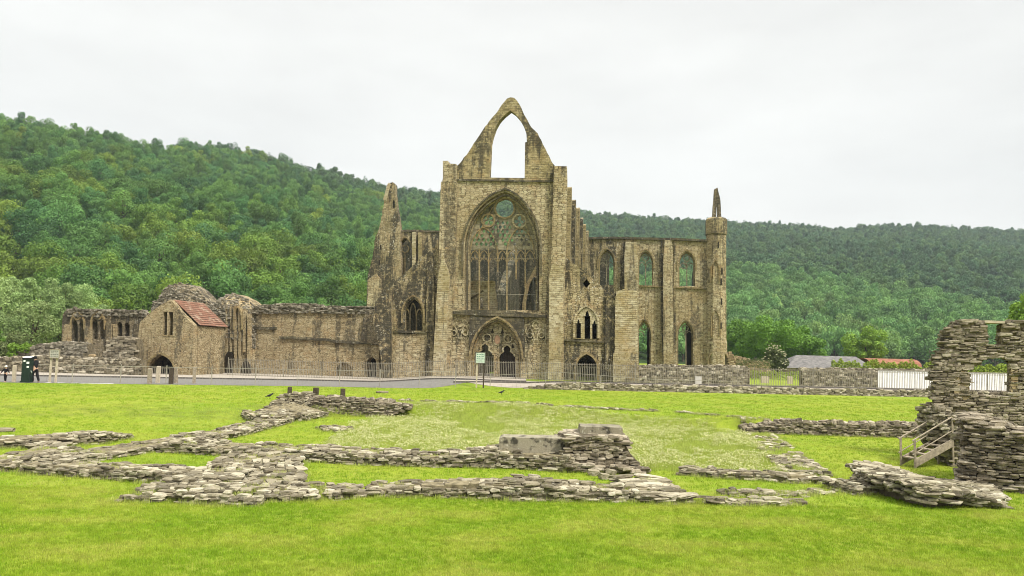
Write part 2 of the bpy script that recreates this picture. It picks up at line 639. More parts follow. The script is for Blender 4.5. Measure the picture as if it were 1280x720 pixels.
M['inner'] = masonry('inner_stone', (.21, .18, .115), (.095, .082, .052), (.03, .027, .018), .40, .165, .85, stain_col=(.028, .03, .02), lichen=.6, tint=(.09, .09, .045), rubble=True, course=True)
M['rubble_gold'] = masonry('golden_rubble', (.43, .36, .225), (.31, .25, .145), (.175, .125, .062), .34, .15, .52, lichen=.4, rubble=True, tint=(.27, .21, .12), joint=.6)
M['rubble_dark'] = masonry('grey_rubble', (.30, .25, .17), (.20, .165, .105), (.10, .082, .052), .34, .17, .75, lichen=.55, rubble=True, tint=(.15, .12, .07), joint=.65)
M['st_fore'] = stone_mat('foundation_stone', [(.10, (.08, .068, .045)), (.38, (.18, .155, .105)), (.66, (.295, .26, .18)), (.92, (.48, .44, .33))], lich=.45, moss=.32, dark=.4)
M['st_dark'] = stone_mat('dark_slate_stone', [(.08, (.075, .062, .044)), (.4, (.17, .142, .10)), (.7, (.27, .23, .165)), (.93, (.42, .37, .285))], lich=.45, moss=.16, dark=.5)
M['st_road'] = stone_mat('roadside_stone', [(.08, (.07, .058, .04)), (.4, (.17, .145, .10)), (.7, (.30, .26, .185)), (.92, (.50, .45, .36))], lich=.55, moss=.1, dark=.6)
M['st_cap'] = stone_mat('capping_stone', [(.08, (.07, .062, .046)), (.4, (.15, .13, .095)), (.72, (.24, .21, .16)), (.95, (.36, .33, .26))], lich=.5, moss=.2, dark=.55)
M['st_gold'] = stone_mat('golden_rubble_stone', [(.08, (.13, .095, .05)), (.4, (.25, .185, .10)), (.72, (.34, .26, .15)), (.95, (.43, .35, .22))], lich=.3, moss=.06, dark=.35)
M['core'] = plain('mortar_core', (.12, .10, .065), .95, .1, var=.4, scale=5)
M['earth'] = plain('mortar_and_earth', (.165, .140, .085), .95, .1, var=.5, scale=7)
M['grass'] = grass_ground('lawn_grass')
M['asphalt'] = plain('asphalt', (.145, .138, .125), .9, .2, var=.12, scale=3)
M['pave'] = plain('pavement', (.30, .265, .22), .9, .2, var=.15, scale=2)
M['kerb'] = plain('kerb_stone', (.10, .09, .08), .9, .2, var=.25, scale=2)
M['white'] = plain('white_paint', (.78, .78, .76), .6, .3, var=.04)
M['wood'] = plain('weathered_wood', (.25, .21, .155), .85, .2, var=.3, scale=9)
M['wood_pale'] = plain('pale_wood', (.42, .36, .27), .85, .2, var=.15, scale=9)
M['wood_dark'] = plain('dark_wood', (.055, .042, .03), .85, .2, var=.35, scale=9)
M['door'] = plain('door_wood', (.034, .024, .018), .8, .25, var=.35, scale=4)
M['rail'] = plain('railing_metal', (.22, .20, .155), .7, .3, var=.3, scale=3)
M['rail_pale'] = plain('pale_fence_metal', (.27, .25, .20), .7, .3, var=.15, scale=3)
M['black'] = plain('black_cloth', (.012, .012, .014), .9, .15)
M['skin'] = plain('skin', (.45, .28, .20), .6, .3, var=.05)
M['mgreen'] = plain('machine_green', (.004, .017, .011), .5, .4)
M['mwhite'] = plain('machine_label', (.7, .72, .7), .5, .3, var=.03)
M['greycloth'] = plain('pale_grey_cloth', (.30, .34, .31), .9, .15, var=.3, scale=9)
M['whitecloth'] = plain('white_cloth', (.75, .74, .72), .9, .15)
M['hairdark'] = plain('dark_hair', (.02, .015, .012), .7, .3)
M['bird'] = plain('black_feathers', (.014, .014, .018), .6, .3)
M['pink'] = plain('pink_stone', (.38, .235, .15), .9, .15, var=.2, scale=4)
M['void'] = plain('unlit_interior', (.03, .025, .018), .95, .05)  # near-black colour standing for the shade inside openings
HAZE = 0.00015
EXPO = 1.85
SKY_LOW = 2.65
SKY_HIGH = 9.0
# ================================================================== the abbey church
CH = Frame(0, 68, 9)
ZF = -3.3
church = empty('abbey_church', 'huge roofless golden stone abbey church with a tall west gable and a great traceried window', 'church', frame=CH)


def P_(pts, v=0.0):
    return CH.poly(pts, v)


def part(name, mb, mat, parent=None):
    return mb.build(name, mat, parent=parent or church)


WO = arch(580.5, 674, 312, 239.5, 389, 9, 631.5)      # west window, outer order
WI = arch(586, 669.5, 312, 247, 388, 9, 631.5)        # inner order
PO = arch(589, 651, 447, 400, 480, 7, 621.5)          # portal outer order


def trefoil_head(xl, xr, yb, ysp, yap):
    cx = (xl + xr) / 2
    w = xr - xl
    return [(xl, yb), (xl, ysp), (xl + .06 * w, ysp - 3), (xl + .2 * w, ysp - 5.2), (xl + .27 * w, ysp - 6.0), (xl + .23 * w, ysp - 8.6), (xl + .28 * w, ysp - 11.8), (cx, yap),
            (xr - .28 * w, ysp - 11.8), (xr - .23 * w, ysp - 8.6), (xr - .27 * w, ysp - 6.0), (xr - .2 * w, ysp - 5.2), (xr - .06 * w, ysp - 3), (xr, ysp), (xr, yb)]


DL = trefoil_head(596.5, 617, 480, 443.5, 428.5)
DR = trefoil_head(624, 644, 481, 445.5, 430.5)
# --- west front
mb = MB()
mb.slab(P_([(553, 224.5), (703, 226.5), (703, 486), (545, 486)]), [P_(WO), P_(PO)], 0, .5)
wf = part('west_front_wall', mb, M['ashlar'])
mb = MB()
mb.slab(P_([(556, 226), (701, 227.5), (702, 486), (547, 486)], .5), [P_(WI, .5), P_(DL, .5), P_(DR, .5)], .503, 1.35)
part('inner_order_wall', mb, M['ashlar'])
# arch mouldings round the great window
win = MB()
wh = arch(578, 676.5, 312, 236, 345, 10, 631.5)
win.ribbon(P_(wh), .16, -.16, .03)
wh2 = arch(583.2, 672, 312, 243.2, 388, 10, 631.5)
win.ribbon(P_(wh2), .10, .08, .30)
win.ribbon(P_(wh, .0), .09, -.04, .0)
ww = part('west_window', win, M['trim_dark'])
# tracery plate
OC = (631, 260.3)
rounds = [(610.5, 275.5, 7.6), (649.3, 276.5, 7.8)]
holes = [circ(OC[0], OC[1], 11.2, 24)]
for cx, cy, r in rounds:
    for k in range(4):
        a = math.pi / 4 + k * math.pi / 2 + (0 if cx < 620 else math.pi / 4)
        holes.append(circ(cx + r * .54 * math.cos(a), cy + r * .54 * math.sin(a), r * .34, 8))
    holes.append(circ(cx, cy, r * .22, 6))
nl = 7
xs = [587.6 + (668 - 587.6) * i / nl for i in range(nl + 1)]
cell = 5.9
row = 0
y = 305
while y > 268:
    x = 590 + (cell / 2 if row % 2 else 0)
    while x < 668:
        tight = [(p[0], p[1]) for p in arch(590.5, 665.5, 312, 255, 330, 9, 631.5)]
        ok = inside((x, y), tight) and math.hypot(x - OC[0], y - OC[1]) > 15.5
        ok = ok and all(math.hypot(x - q[0], y - q[1]) > q[2] + 3.6 for q in rounds)
        if ok and mnoise.noise(Vector((x * .11, y * .11, 2))) > -.3:
            qx, qy = mnoise.noise(Vector((x, y, 5))) * 1.1, mnoise.noise(Vector((y, x, 7))) * .9
            x0_, y0_ = x, y
            x, y = x + qx, y + qy
            if row % 2:
                holes.append([(x, y - 2.7), (x + 2.1, y), (x, y + 2.7), (x - 2.1, y)])
            else:
                holes.append(circ(x, y, 2.0 + .4 * qx, 7, .25, 2.3))
            x, y = x0_, y0_
        x += cell
    y -= 5.3
    row += 1
tr = MB()
V = .78
tr.slab(P_(arch(585.2, 670.2, 312, 246.2, None, 9, 631.5), V), [P_(h, V) for h in holes], V, V + .22)
part('tracery', tr, M['tracery'], ww)
# rolls over the tracery: rings and intersecting bars
tb = MB()
tb.ribbon(P_(circ(OC[0], OC[1], 12.2, 28), V), .15, V - .1, V, closed=True)
part('oculus_ring', tb, M['trim'], ww)
tb = MB()
for cx, cy, r in rounds:
    m3 = MB()
    m3.ribbon(P_(circ(cx, cy, r + .3, 20), V), .15, V - .1, V, closed=True)
    part('roundel', m3, M['ashlar_pale' if cx > 630 else 'trim'], ww)
for i in range(1, nl):
    tb.ribbon(P_([(xs[i], 388.5 if i in (1, 2, 6) else (349 if i == 5 else 340 if i == 3 else 388)), (xs[i], 311)], V), .10, V - .05, V + .2)
for i in range(nl):
    tb.ribbon(P_(arch(xs[i], xs[i + 1], 324, 313, None, 4), V), .08, V + .02, V + .2)
    cxm = (xs[i] + xs[i + 1]) / 2
    tb.ribbon(P_([(xs[i] + 1, 327), (xs[i] + 3.2, 322), (cxm - 1.4, 324.5), (cxm, 317), (cxm + 1.4, 324.5), (xs[i + 1] - 3.2, 322), (xs[i + 1] - 1, 327)], V), .06, V + .04, V + .18)
for a, b in ((xs[0], xs[3]), (xs[4], xs[7])):
    tb.ribbon(P_(arch(a, b, 318, 284, None, 6), V), .11, V - .1, V)
tb.ribbon(P_([(616, 259), (611.5, 267), (600, 289), (596, 300)], V), .09, V - .08, V)
tb.ribbon(P_([(646, 259), (650, 267), (661, 290), (664, 302)], V), .09, V - .08, V)
part('mullion', tb, M['trim'], ww)
tb = MB()
for yy in (322, 367):
    tb = MB()
    tb.ribbon(P_([(586, yy), (670, yy + 1.4)], V), .03, V + .05, V + .08)
    part('saddle_bar', tb, M['rail_pale'], ww)
# --- gable
mb = MB()
go = jag([(571.5, 228), (571, 207)], .0, 3) + jag([(572, 206), (585, 190), (597, 171.5), (611, 151), (622, 138), (630, 127), (634, 122.4), (638, 121.2), (642, 121.6), (646, 125), (655, 142), (664, 158), (665.5, 160), (672, 166), (682, 186), (690, 202.5), (693.5, 207)], .45, 4, 5) + [(693.5, 229)]
gh = [(611.2, 221.5), (613.2, 178), (615, 170), (619, 158.5), (624, 150), (630, 143.6), (637.5, 137.4), (643.5, 141.5), (649.5, 148.5), (654.5, 157.5), (657.8, 167), (658.3, 177), (656.2, 177.5), (655.5, 222.2)]
mb.slab(P_(go), [P_(gh)], .12, .95)
part('gable', mb, M['gable'])
mb = MB()
mb.ribbon(P_([(571, 225.2), (694, 227)]), .16, -.14, .3)
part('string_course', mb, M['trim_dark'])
mb = MB()
mb.slab(P_(jag([(554.5, 228), (554.3, 202)], 0, 9) + [(560.5, 201.8), (561, 205.2), (570.8, 205.8), (571, 228)]), [], -.25, .8)
part('corner_stub', mb, M['ashlar'])
# --- west front buttresses (stepped)
def butt(pxs, v0, v1=.1, mat='ashlar', v=None):
    mb = MB()
    mb.slab(P_(pxs, v0), [], v0, v1)
    return part('buttress', mb, M[mat])


butt([(551, 227), (571.5, 227.5), (568.5, 345), (565, 398), (563, 486), (549, 486), (548, 345)], -.35)
butt([(547.5, 346), (553, 318), (562, 345), (559, 400), (556, 486), (539.5, 486), (544, 400)], -.85, -.352, 'ashlar_pale')
butt([(692.5, 209.5), (693, 207.5), (708.3, 207.8), (708.8, 226), (705.8, 345), (703.5, 486), (685, 486), (688.5, 345)], -.45)
butt([(686.5, 437.5), (701.5, 438.8), (700.5, 487), (684, 487)], -.8, -.452, 'ashlar_pale')
butt([(686.3, 345), (690, 330), (704, 332), (704.6, 345), (703, 440), (686.0, 440)], -.62, -.453, 'ashlar_pale')
# sill below the great window
mb = MB()
mb.slab(P_([(559.5, 389.3), (587, 387.5), (640, 388.5), (683, 394.8), (683, 397.2), (640, 396), (590, 394.2), (559.5, 392.2)]), [], -.32, .0)
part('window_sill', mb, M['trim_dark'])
# --- portal
por = MB()
por.slab(P_(jag([(586.5, 444), (587, 396)], .2, 6, 2) + jag([(655, 397.5), (655.5, 447)], .2, 6, 3) + [(651.8, 451)] + arch(587.8, 652.4, 448, 397.5, None, 8, 621.6)[::-1][1:-1] + [(587.6, 448)], -.22), [], -.24, -.003)
pt = part('portal', por, M['trim_dark'])
mb = MB()
mb.ribbon(P_(arch(586.9, 653.5, 449, 396.2, None, 8, 621.6), -.3), .17, -.36, -.2)
mb.ribbon(P_(arch(591, 649.5, 447, 402, 480, 8, 621.5), .0), .12, .1, .3)
mb.box(*[CH.px(583.5, 449)[0], CH.px(588.5, 449)[0]], -.4, -.1, CH.px(585, 449.5)[1], CH.px(585, 446)[1])
part('hood_mould', mb, M['trim'], pt)
ty = MB()
VT = .5
for cx, cy, r in ((609, 422.3, 5.0), (635.2, 423.3, 5.0)):
    ty.ribbon(P_(circ(cx, cy, r, 16), VT), .10, VT - .14, VT, closed=True)
ty.ribbon(P_(circ(621.8, 424.5, 4.6, 14, 0, 6.6), VT), .09, VT - .1, VT, closed=True)
for (a, b) in ((610, 621.5), (621.5, 633)):
    ty.ribbon(P_(arch(a, b, 413, 404.5, None, 4), VT), .06, VT - .08, VT)
ty.ribbon(P_(DL[1:-1], VT), .15, VT - .2, VT)
ty.ribbon(P_(DR[1:-1], VT), .15, VT - .2, VT)
tyo = part('tympanum', ty, M['ashlar_pale'], pt)
for cx, cy, r in ((609, 422.3, 4.2), (635.2, 423.3, 4.2)):
    mb = MB()
    mb.slab(P_(circ(cx, cy, r, 16), VT), [], VT - .02, VT)
    part('panel', mb, M['ashlar_dark'], tyo)  # discs coloured dark for the shade of the ringed recesses
mb = MB()
mb.slab(P_(circ(621.8, 424.5, 3.6, 14, 0, 5.6), VT), [], VT - .06, VT)
part('carved_panel', mb, M['pink'], tyo)
for x0_, y0_ in ((615.5, 414), (628, 414.5), (603, 432), (641, 433)):
    mb = MB()
    mb.slab(P_([(x0_ - 2, y0_ + 2), (x0_, y0_ - 4), (x0_ + 2, y0_ + 2)], VT), [], VT - .015, VT)
    part('panel', mb, M['void'], tyo)  # dark triangles painted as shaded hollows between the mouldings
mb = MB()
vd = 1.0
a0, a1 = CH.px(624, 470, vd)[0], CH.px(644, 470, vd)[0]
zt, zb = CH.px(634, 430, vd)[1], ZF
n = 9
for i in range(n):
    x0 = a0 + (a1 - a0) * i / n
    mb.box(x0 + .008, x0 + (a1 - a0) / n - .008, vd, vd + .06 + .012 * (i % 2), zb, zt)
part('door', mb, M['door'], pt)
mb = MB()
a0, a1 = CH.px(596.5, 470, vd)[0], CH.px(617, 470, vd)[0]
zt = CH.px(606, 446, vd)[1]
for i in range(9):
    x0 = a0 + (a1 - a0) * (i + .5) / 9
    mb.box(x0 - .022, x0 + .022, vd, vd + .03, ZF, zt)
for zz in (-2.2, -1.3, zt):
    mb.box(a0, a1, vd + .03, vd + .06, zz - .04, zz + .04)
part('door_grille', mb, M['rail'], pt)
# blind tracery panels either side of the portal
for cx, dy in ((574.5, 0), (669.5, 3)):
    mb = MB()
    vb = .0
    mb.ribbon(P_(circ(cx + 1, 403.5 + dy, 4.6, 14), vb), .10, vb - .1, vb, closed=True)
    mb.ribbon(P_(arch(cx - 12.5, cx + 13, 413 + dy, 397 + dy, None, 6, cx + 1), vb), .09, vb - .1, vb)
    for sx in (-7, 7.5):
        mb.ribbon(P_(circ(cx + sx, 416 + dy, 3.2, 12), vb), .09, vb - .11, vb, closed=True)
        mb.ribbon(P_(arch(cx + sx - 5.5, cx + sx + 5.5, 424 + dy, 407 + dy, None, 5), vb), .09, vb - .11, vb)
        mb.ribbon(P_([(cx + sx - 5.5, 428 + dy), (cx + sx - 3, 421 + dy), (cx + sx, 424.5 + dy), (cx + sx + 3, 421 + dy), (cx + sx + 5.5, 428 + dy)], vb), .07, vb - .1, vb)
    bt = part('blind_tracery', mb, M['ashlar_pale'])
    mb = MB()
    for sx in (-7, 7.5):
        mb.slab(P_([(cx + sx - 4, 424 + dy), (cx + sx - 4.2, 418 + dy), (cx + sx, 409.5 + dy), (cx + sx + 4.2, 418 + dy), (cx + sx + 4, 424 + dy), (cx + sx, 421 + dy)]), [], -.012, .0)
    mb.slab(P_([(cx - 3, 411 + dy), (cx + .5, 414 + dy), (cx + 4, 411 + dy), (cx + .5, 421 + dy)]), [], -.012, .0)
    part('panel', mb, M['ashlar_dark'], bt)  # flat dark slabs painting the shade of the tracery hollows
# --- south aisle end
SA = jag([(699, 316), (706, 320), (717, 329), (728, 337), (737, 345), (746, 352), (752, 358), (757, 366)], .7, 3, 11)[0:] + [(770, 366.5), (772, 486), (699, 486)]
lan = [arch(720.3, 726.0, 404, 397.5, 423, 4), arch(730.6, 737.6, 395, 386.5, 423.6, 5), arch(740.2, 745.9, 405, 399, 424, 4)]
dia = [(733, 348.5), (737.6, 354.3), (733, 360), (728.4, 354.3)]
dar = arch(720.3, 746.5, 462, 443.5, 481, 6)
mb = MB()
mb.slab(P_(SA), [P_(l) for l in lan] + [P_(dia), P_(dar)], .05, .95)
aw = part('aisle_end_wall', mb, M['ashlar_dark'])
mb = MB()
mb.ribbon(P_(arch(717.8, 748.2, 405, 382.5, 423, 6), .05), .17, -.12, .06)
for l in lan:
    mb.ribbon(P_(l[1:-1], .05), .20, -.03, .06)
for x in (723.2, 728.3, 739, 743):
    pass
mb.slab(P_(arch(719.3, 746.8, 405, 384.5, 423.8, 6), .03), [P_(l, .03) for l in lan], -.0, .052)
part('lancet_window', mb, M['ashlar_pale'])
mb = MB()
mb.ribbon(P_(arch(718.6, 748.0, 462, 441.2, 484, 6), .05), .2, -.14, .06)
sd = part('side_doorway', mb, M['trim'])
mb = MB()
a0, a1 = CH.px(720, 470, .6)[0], CH.px(747, 470, .6)[0]
zt = CH.px(733, 458, .6)[1]
for i in range(12):
    x0 = a0 + (a1 - a0) * (i + .5) / 12
    mb.box(x0 - .03, x0 + .03, .6, .64, ZF, zt)
mb.box(a0, a1, .64, .68, zt - .1, zt)
part('door_grille', mb, M['rail'], sd)
mb = MB()
mb.ribbon(P_([(699, 424.7), (772, 429)], .05), .15, -.14, .06)
part('string_course', mb, M['trim_dark'])
mb = MB()
mb.slab(P_(jag([(768, 486), (769, 372), (771, 364), (779, 361.5), (787, 362.5), (796.5, 363)], .4, 4, 21) + [(797.5, 440), (797.5, 486)], -.5), [], -.5, .9)
part('buttress', mb, M['ashlar_pale'])
mb = MB()
mb.slab(P_([(766.5, 442), (781.5, 440), (797.8, 443), (798.5, 486), (766, 486)], -.9), [], -.9, -.502)
part('buttress', mb, M['ashlar_pale'])
mb = MB()
mb.slab(P_([(755.5, 486), (757.5, 372), (759, 367), (769.2, 366), (768.6, 486)], -.2), [], -.2, .05)
part('buttress', mb, M['ashlar_dark'])
# unseen roof, side wall and back added to keep the aisle openings dark
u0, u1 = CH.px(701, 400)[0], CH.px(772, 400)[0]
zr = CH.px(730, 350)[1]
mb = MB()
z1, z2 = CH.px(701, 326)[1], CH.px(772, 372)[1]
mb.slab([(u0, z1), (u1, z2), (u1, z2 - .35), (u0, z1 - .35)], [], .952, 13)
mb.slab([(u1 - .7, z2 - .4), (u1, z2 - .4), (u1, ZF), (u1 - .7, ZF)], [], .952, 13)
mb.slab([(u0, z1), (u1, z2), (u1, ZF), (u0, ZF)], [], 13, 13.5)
part('aisle_light_block', mb, M['inner'])
# --- north aisle end
NA = [(548, 486), (486, 486), (487, 372)] + jag([(488, 359), (497, 349), (506, 341), (517, 330), (530, 319), (540, 311), (548, 304)], .8, 3, 13)
nw = arch(505.2, 528.5, 393, 372.5, 413.3, 6, 517)
mb = MB()
mb.slab(P_(NA), [P_(nw)], .05, .9)
part('aisle_end_wall', mb, M['ashlar_dark'])
mb = MB()
mb.slab(P_([(489, 418), (546, 418), (546, 486), (489, 486)], .03), [], .0, .052)
part('lower_wall', mb, M['ashlar'])
mb = MB()
mb.ribbon(P_(arch(503, 530.5, 393, 369.5, 404, 6, 517), .05), .16, -.12, .06)
for a, b, yy in ((505.2, 512.5, 386), (512.5, 520.5, 379), (520.5, 528.5, 386)):
    mb.ribbon(P_(arch(a, b, 397, yy, 413, 5), .45), .10, .38, .52)
mb.ribbon(P_(arch(505.2, 528.5, 393, 373, 413, 6, 517), .3), .12, .3, .6)
nwin = part('aisle_window', mb, M['trim'])
mb = MB()
mb.slab(P_(arch(506, 512, 400, 389, 413, 4), .8), [], .91, .96)
mb.slab(P_(arch(521.5, 528, 400, 389, 413, 4), .8), [], .91, .96)
part('blocking', mb, M['inner'], nwin)
mb = MB()
mb.ribbon(P_([(472, 414), (541, 416.3)], .05), .14, -.12, .06)
part('string_course', mb, M['trim_dark'])
mb = MB()
mb.slab(P_([(489, 486), (476.5, 486), (476, 448), (473, 428), (466, 404), (469, 380), (473, 371)] + jag([(475, 368), (480, 362), (489, 359)], .6, 3, 17), -.5), [], -.5, .6)
part('buttress', mb, M['ashlar_dark'])
mb = MB()
mb.slab(P_([(531, 486), (533, 360), (534, 330), (541, 322), (543, 360), (541, 486)], -.1), [], -.12, .049)
part('buttress', mb, M['ashlar_dark'])
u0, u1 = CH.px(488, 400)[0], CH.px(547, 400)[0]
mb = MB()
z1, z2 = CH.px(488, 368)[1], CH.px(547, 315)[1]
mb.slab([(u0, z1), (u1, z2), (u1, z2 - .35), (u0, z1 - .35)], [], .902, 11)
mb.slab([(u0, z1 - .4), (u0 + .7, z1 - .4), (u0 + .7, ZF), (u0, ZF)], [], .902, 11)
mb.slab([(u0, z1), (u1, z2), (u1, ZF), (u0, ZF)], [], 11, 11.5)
part('aisle_light_block', mb, M['inner'])  # unseen covering added so the north aisle window stays dark
# --- nave walls running back to the crossing (y,z polygons)
VT_ = 38.0
us = CH.px(706, 300)[0] - .25
zt = 16.4
top = [(1.36, 15.6), (3.2, 15.7), (3.3, 14.9), (5.5, 14.8), (5.6, 15.4), (9.5, 15.2), (9.6, 15.9), (16, 15.7), (16.1, 16.2), (24, 16.0), (24.1, 16.5), (31.5, 16.3), (31.6, 16.6), (37.9, 16.6)]
nv_holes = []
for k in range(6):
    c = 4.4 + 6.15 * k
    nv_holes.append([(c - 2.0, -2.6), (c - 2.0, 2.4), (c - 1.5, 4.3), (c, 5.8), (c + 1.5, 4.3), (c + 2.0, 2.4), (c + 2.0, -2.6)])
    nv_holes.append([(c - 1.3, 9.0), (c - 1.3, 12.0), (c - .9, 13.2), (c, 14.2), (c + .9, 13.2), (c + 1.3, 12.0), (c + 1.3, 9.0)])
mb = MB()
mb.slab([(37.9, ZF), (1.36, ZF)] + top, nv_holes, us - 1.0, us, side=True)
part('nave_wall', mb, M['inner'])
for k in range(7):
    mb = MB()
    c = 1.9 + 6.15 * k if k else 2.2
    zz = [15.5, 15.5, 15.9, 15.9, 16.2, 16.4, 16.7][k]
    if c > 37:
        break
    mb.slab([(c - .45, 5), (c + .45, 5), (c + .45, zz), (c + .2, zz + .35), (c - .45, zz + .1)], [], us + .002, us + .62, side=True)
    part('nave_buttress', mb, M['ashlar_dark' if k % 2 else 'gable'])
# north nave arcade, part fallen
un = CH.px(560, 300)[0] + .3
mb = MB()
hol = []
for k in range(5):
    c = 6.0 + 6.4 * k
    hol.append([(c - 2.1, -2.6), (c - 2.1, 2.2), (c - 1.5, 4.3), (c, 5.6), (c + 1.5, 4.3), (c + 2.1, 2.2), (c + 2.1, -2.6)])
mb.slab([(37.9, ZF), (12.5, ZF), (12.5, 4.5)] + jag([(13, 6.8), (17, 6.6), (21, 7.4), (25, 7.2), (28, 9.5), (33, 12.5), (37.9, 16.5)], .25, .8, 4), [h for h in hol if h[0][0] > 13], un, un + 1.0, side=True)
part('nave_arcade', mb, M['inner'])
# crossing: west and east arches, transept arches, presbytery and east gable
def cross_arch(v, ul, ur, ztop, aw, za, zs, mat='inner', th=1.3, seed=0):
    mb = MB()
    uc = (ul + ur) / 2
    hole = [(uc - aw, -2.7), (uc - aw, zs), (uc - aw * .86, zs + (za - zs) * .42), (uc - aw * .5, zs + (za - zs) * .8), (uc, za), (uc + aw * .5, zs + (za - zs) * .8), (uc + aw * .86, zs + (za - zs) * .42), (uc + aw, zs), (uc + aw, -2.7)]
    mb.slab([(ul, ZF), (ur, ZF)] + jag([(ur, ztop), (ul, ztop)], .2, .8, seed)[0:], [hole], v, v + th)
    o = part('crossing_arch', mb, M[mat])
    m2 = MB()
    m2.ribbon([(a[0], a[1]) for a in hole], .5, v - .2, v)
    part('arch_moulding', m2, M['trim'], o)


um = (us + un) / 2
cross_arch(38.0, un, us, 16.9, 3.5, 13.6, 7.0, seed=1)
cross_arch(50.0, un - 12, us + 3, 16.6, 3.2, 13.0, 7.0, seed=2)
mb = MB()
ew = [(um - 4.0, -1), (um - 4.0, 7), (um - 3.3, 10.6), (um - 2, 13.2), (um, 15.5), (um + 2, 13.2), (um + 3.3, 10.6), (um + 4.0, 7), (um + 4.0, -1)]
mb.slab([(un, ZF), (us, ZF), (us, 16.2)] + jag([(us, 16.2), (um + .6, 22.5), (um - .6, 22.5), (un, 16.2)], .2, .8, 6)[1:], [ew], 72, 73.2)
part('east_gable', mb, M['inner'])
m2 = MB()
m2.ribbon([(um, -1), (um, 9.5)], .3, 72.3, 72.7)
m2.ribbon([(um - 4, 7), (um - 2, 9), (um, 9.5), (um + 2, 9), (um + 4, 7)], .25, 72.3, 72.7)
part('east_mullion', m2, M['tracery'])
for uu, s_ in ((us - 1, 0), (un, 1)):
    mb = MB()
    hol = []
    for k in range(3):
        c = 55.5 + 6.2 * k
        hol.append([(c - 2.0, -2.6), (c - 2.0, 2.4), (c, 5.8), (c + 2.0, 2.4), (c + 2.0, -2.6)])
        hol.append([(c - 1.3, 8.5), (c - 1.3, 12.0), (c, 14.2), (c + 1.3, 12.0), (c + 1.3, 8.5)])
    mb.slab([(71.9, ZF), (51.35, ZF), (51.35, 15.2), (60, 15.6), (71.9, 16.2)], hol, uu, uu + 1.0, side=True)
    part('presbytery_wall', mb, M['inner'])
# north aisle outer wall with its blocked doorway, glimpsed through the great window
uo = un - 5.6
mb = MB()
mb.slab([(37.9, ZF), (11.6, ZF), (11.6, 5.2)] + jag([(12, 5.6), (24, 5.4), (37.9, 5.8)], .15, .8, 3), [[(27, -2.6), (27, -.2), (27.8, .9), (28.6, -.2), (28.6, -2.6)]], uo - 1.0, uo, side=True)
part('cloister_side_wall', mb, M['ashlar'])
# stone blocking seen low in the left lights, with a small doorway and the scar of a lean-to roof
VB = 3.2
mb = MB()
dw = arch(596.5, 603.5, 375, 371, 386, 3)
mb.slab(P_([(580, 402), (580, 352)] + jag([(584, 350.5), (600, 350.8), (618, 351), (619, 362), (621, 378), (622, 402)], .4, 5, 9), VB), [P_(dw, VB)], VB, VB + .5)
bw_ = part('blocking_wall', mb, M['ashlar_pale'])
mb = MB()
mb.ribbon(P_([(582, 378), (594, 370), (604, 363.5)], VB), .16, VB - .07, VB)
part('roof_scar', mb, M['core'], bw_)

# --- south transept (plane v=38)
TV = VT_


def T_(pts, v=TV):
    return CH.poly(pts, v)


def lancets(px0, px1, ys, ya, yb, nlights, broken=None):
    """window opening + tracery bars"""
    op = arch(px0, px1, ys, ya, yb, 6)
    return op


TW = [arch(748.5, 768, 330, 313, 356, 6), arch(797.8, 816.3, 330, 314.3, 357, 6), arch(848.2, 868.8, 331, 315, 357.5, 6),
      arch(796.8, 813.2, 419, 401.5, 456, 6), arch(846.8, 866.2, 419, 402, 457, 6)]
mb = MB()
mb.slab(T_([(733, 492), (733, 297.5), (765, 296.6), (800, 297.6), (840, 298.2), (886, 300), (886, 492)]), [T_(w) for w in TW], TV, TV + 1.2)
part('transept_wall', mb, M['ashlar'])
mb = MB()
mb.slab(T_([(733.5, 492), (733.5, 298.5), (781, 298.2), (781, 492)], TV - .03), [T_(TW[0], TV - .03)], TV - .05, TV - .002)
part('dark_bay', mb, M['ashlar_dark'])  # bay faced in the darker stone
mb = MB()
mb.ribbon(T_([(733, 298.2), (766, 297.4), (800, 298.4), (840, 299), (884, 301)]), .3, TV - .3, TV + 1.25)
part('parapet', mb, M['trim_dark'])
mb = MB()
mb.ribbon(T_([(797, 357.2), (884, 361)]), .2, TV - .2, TV)
part('string_course', mb, M['trim'])
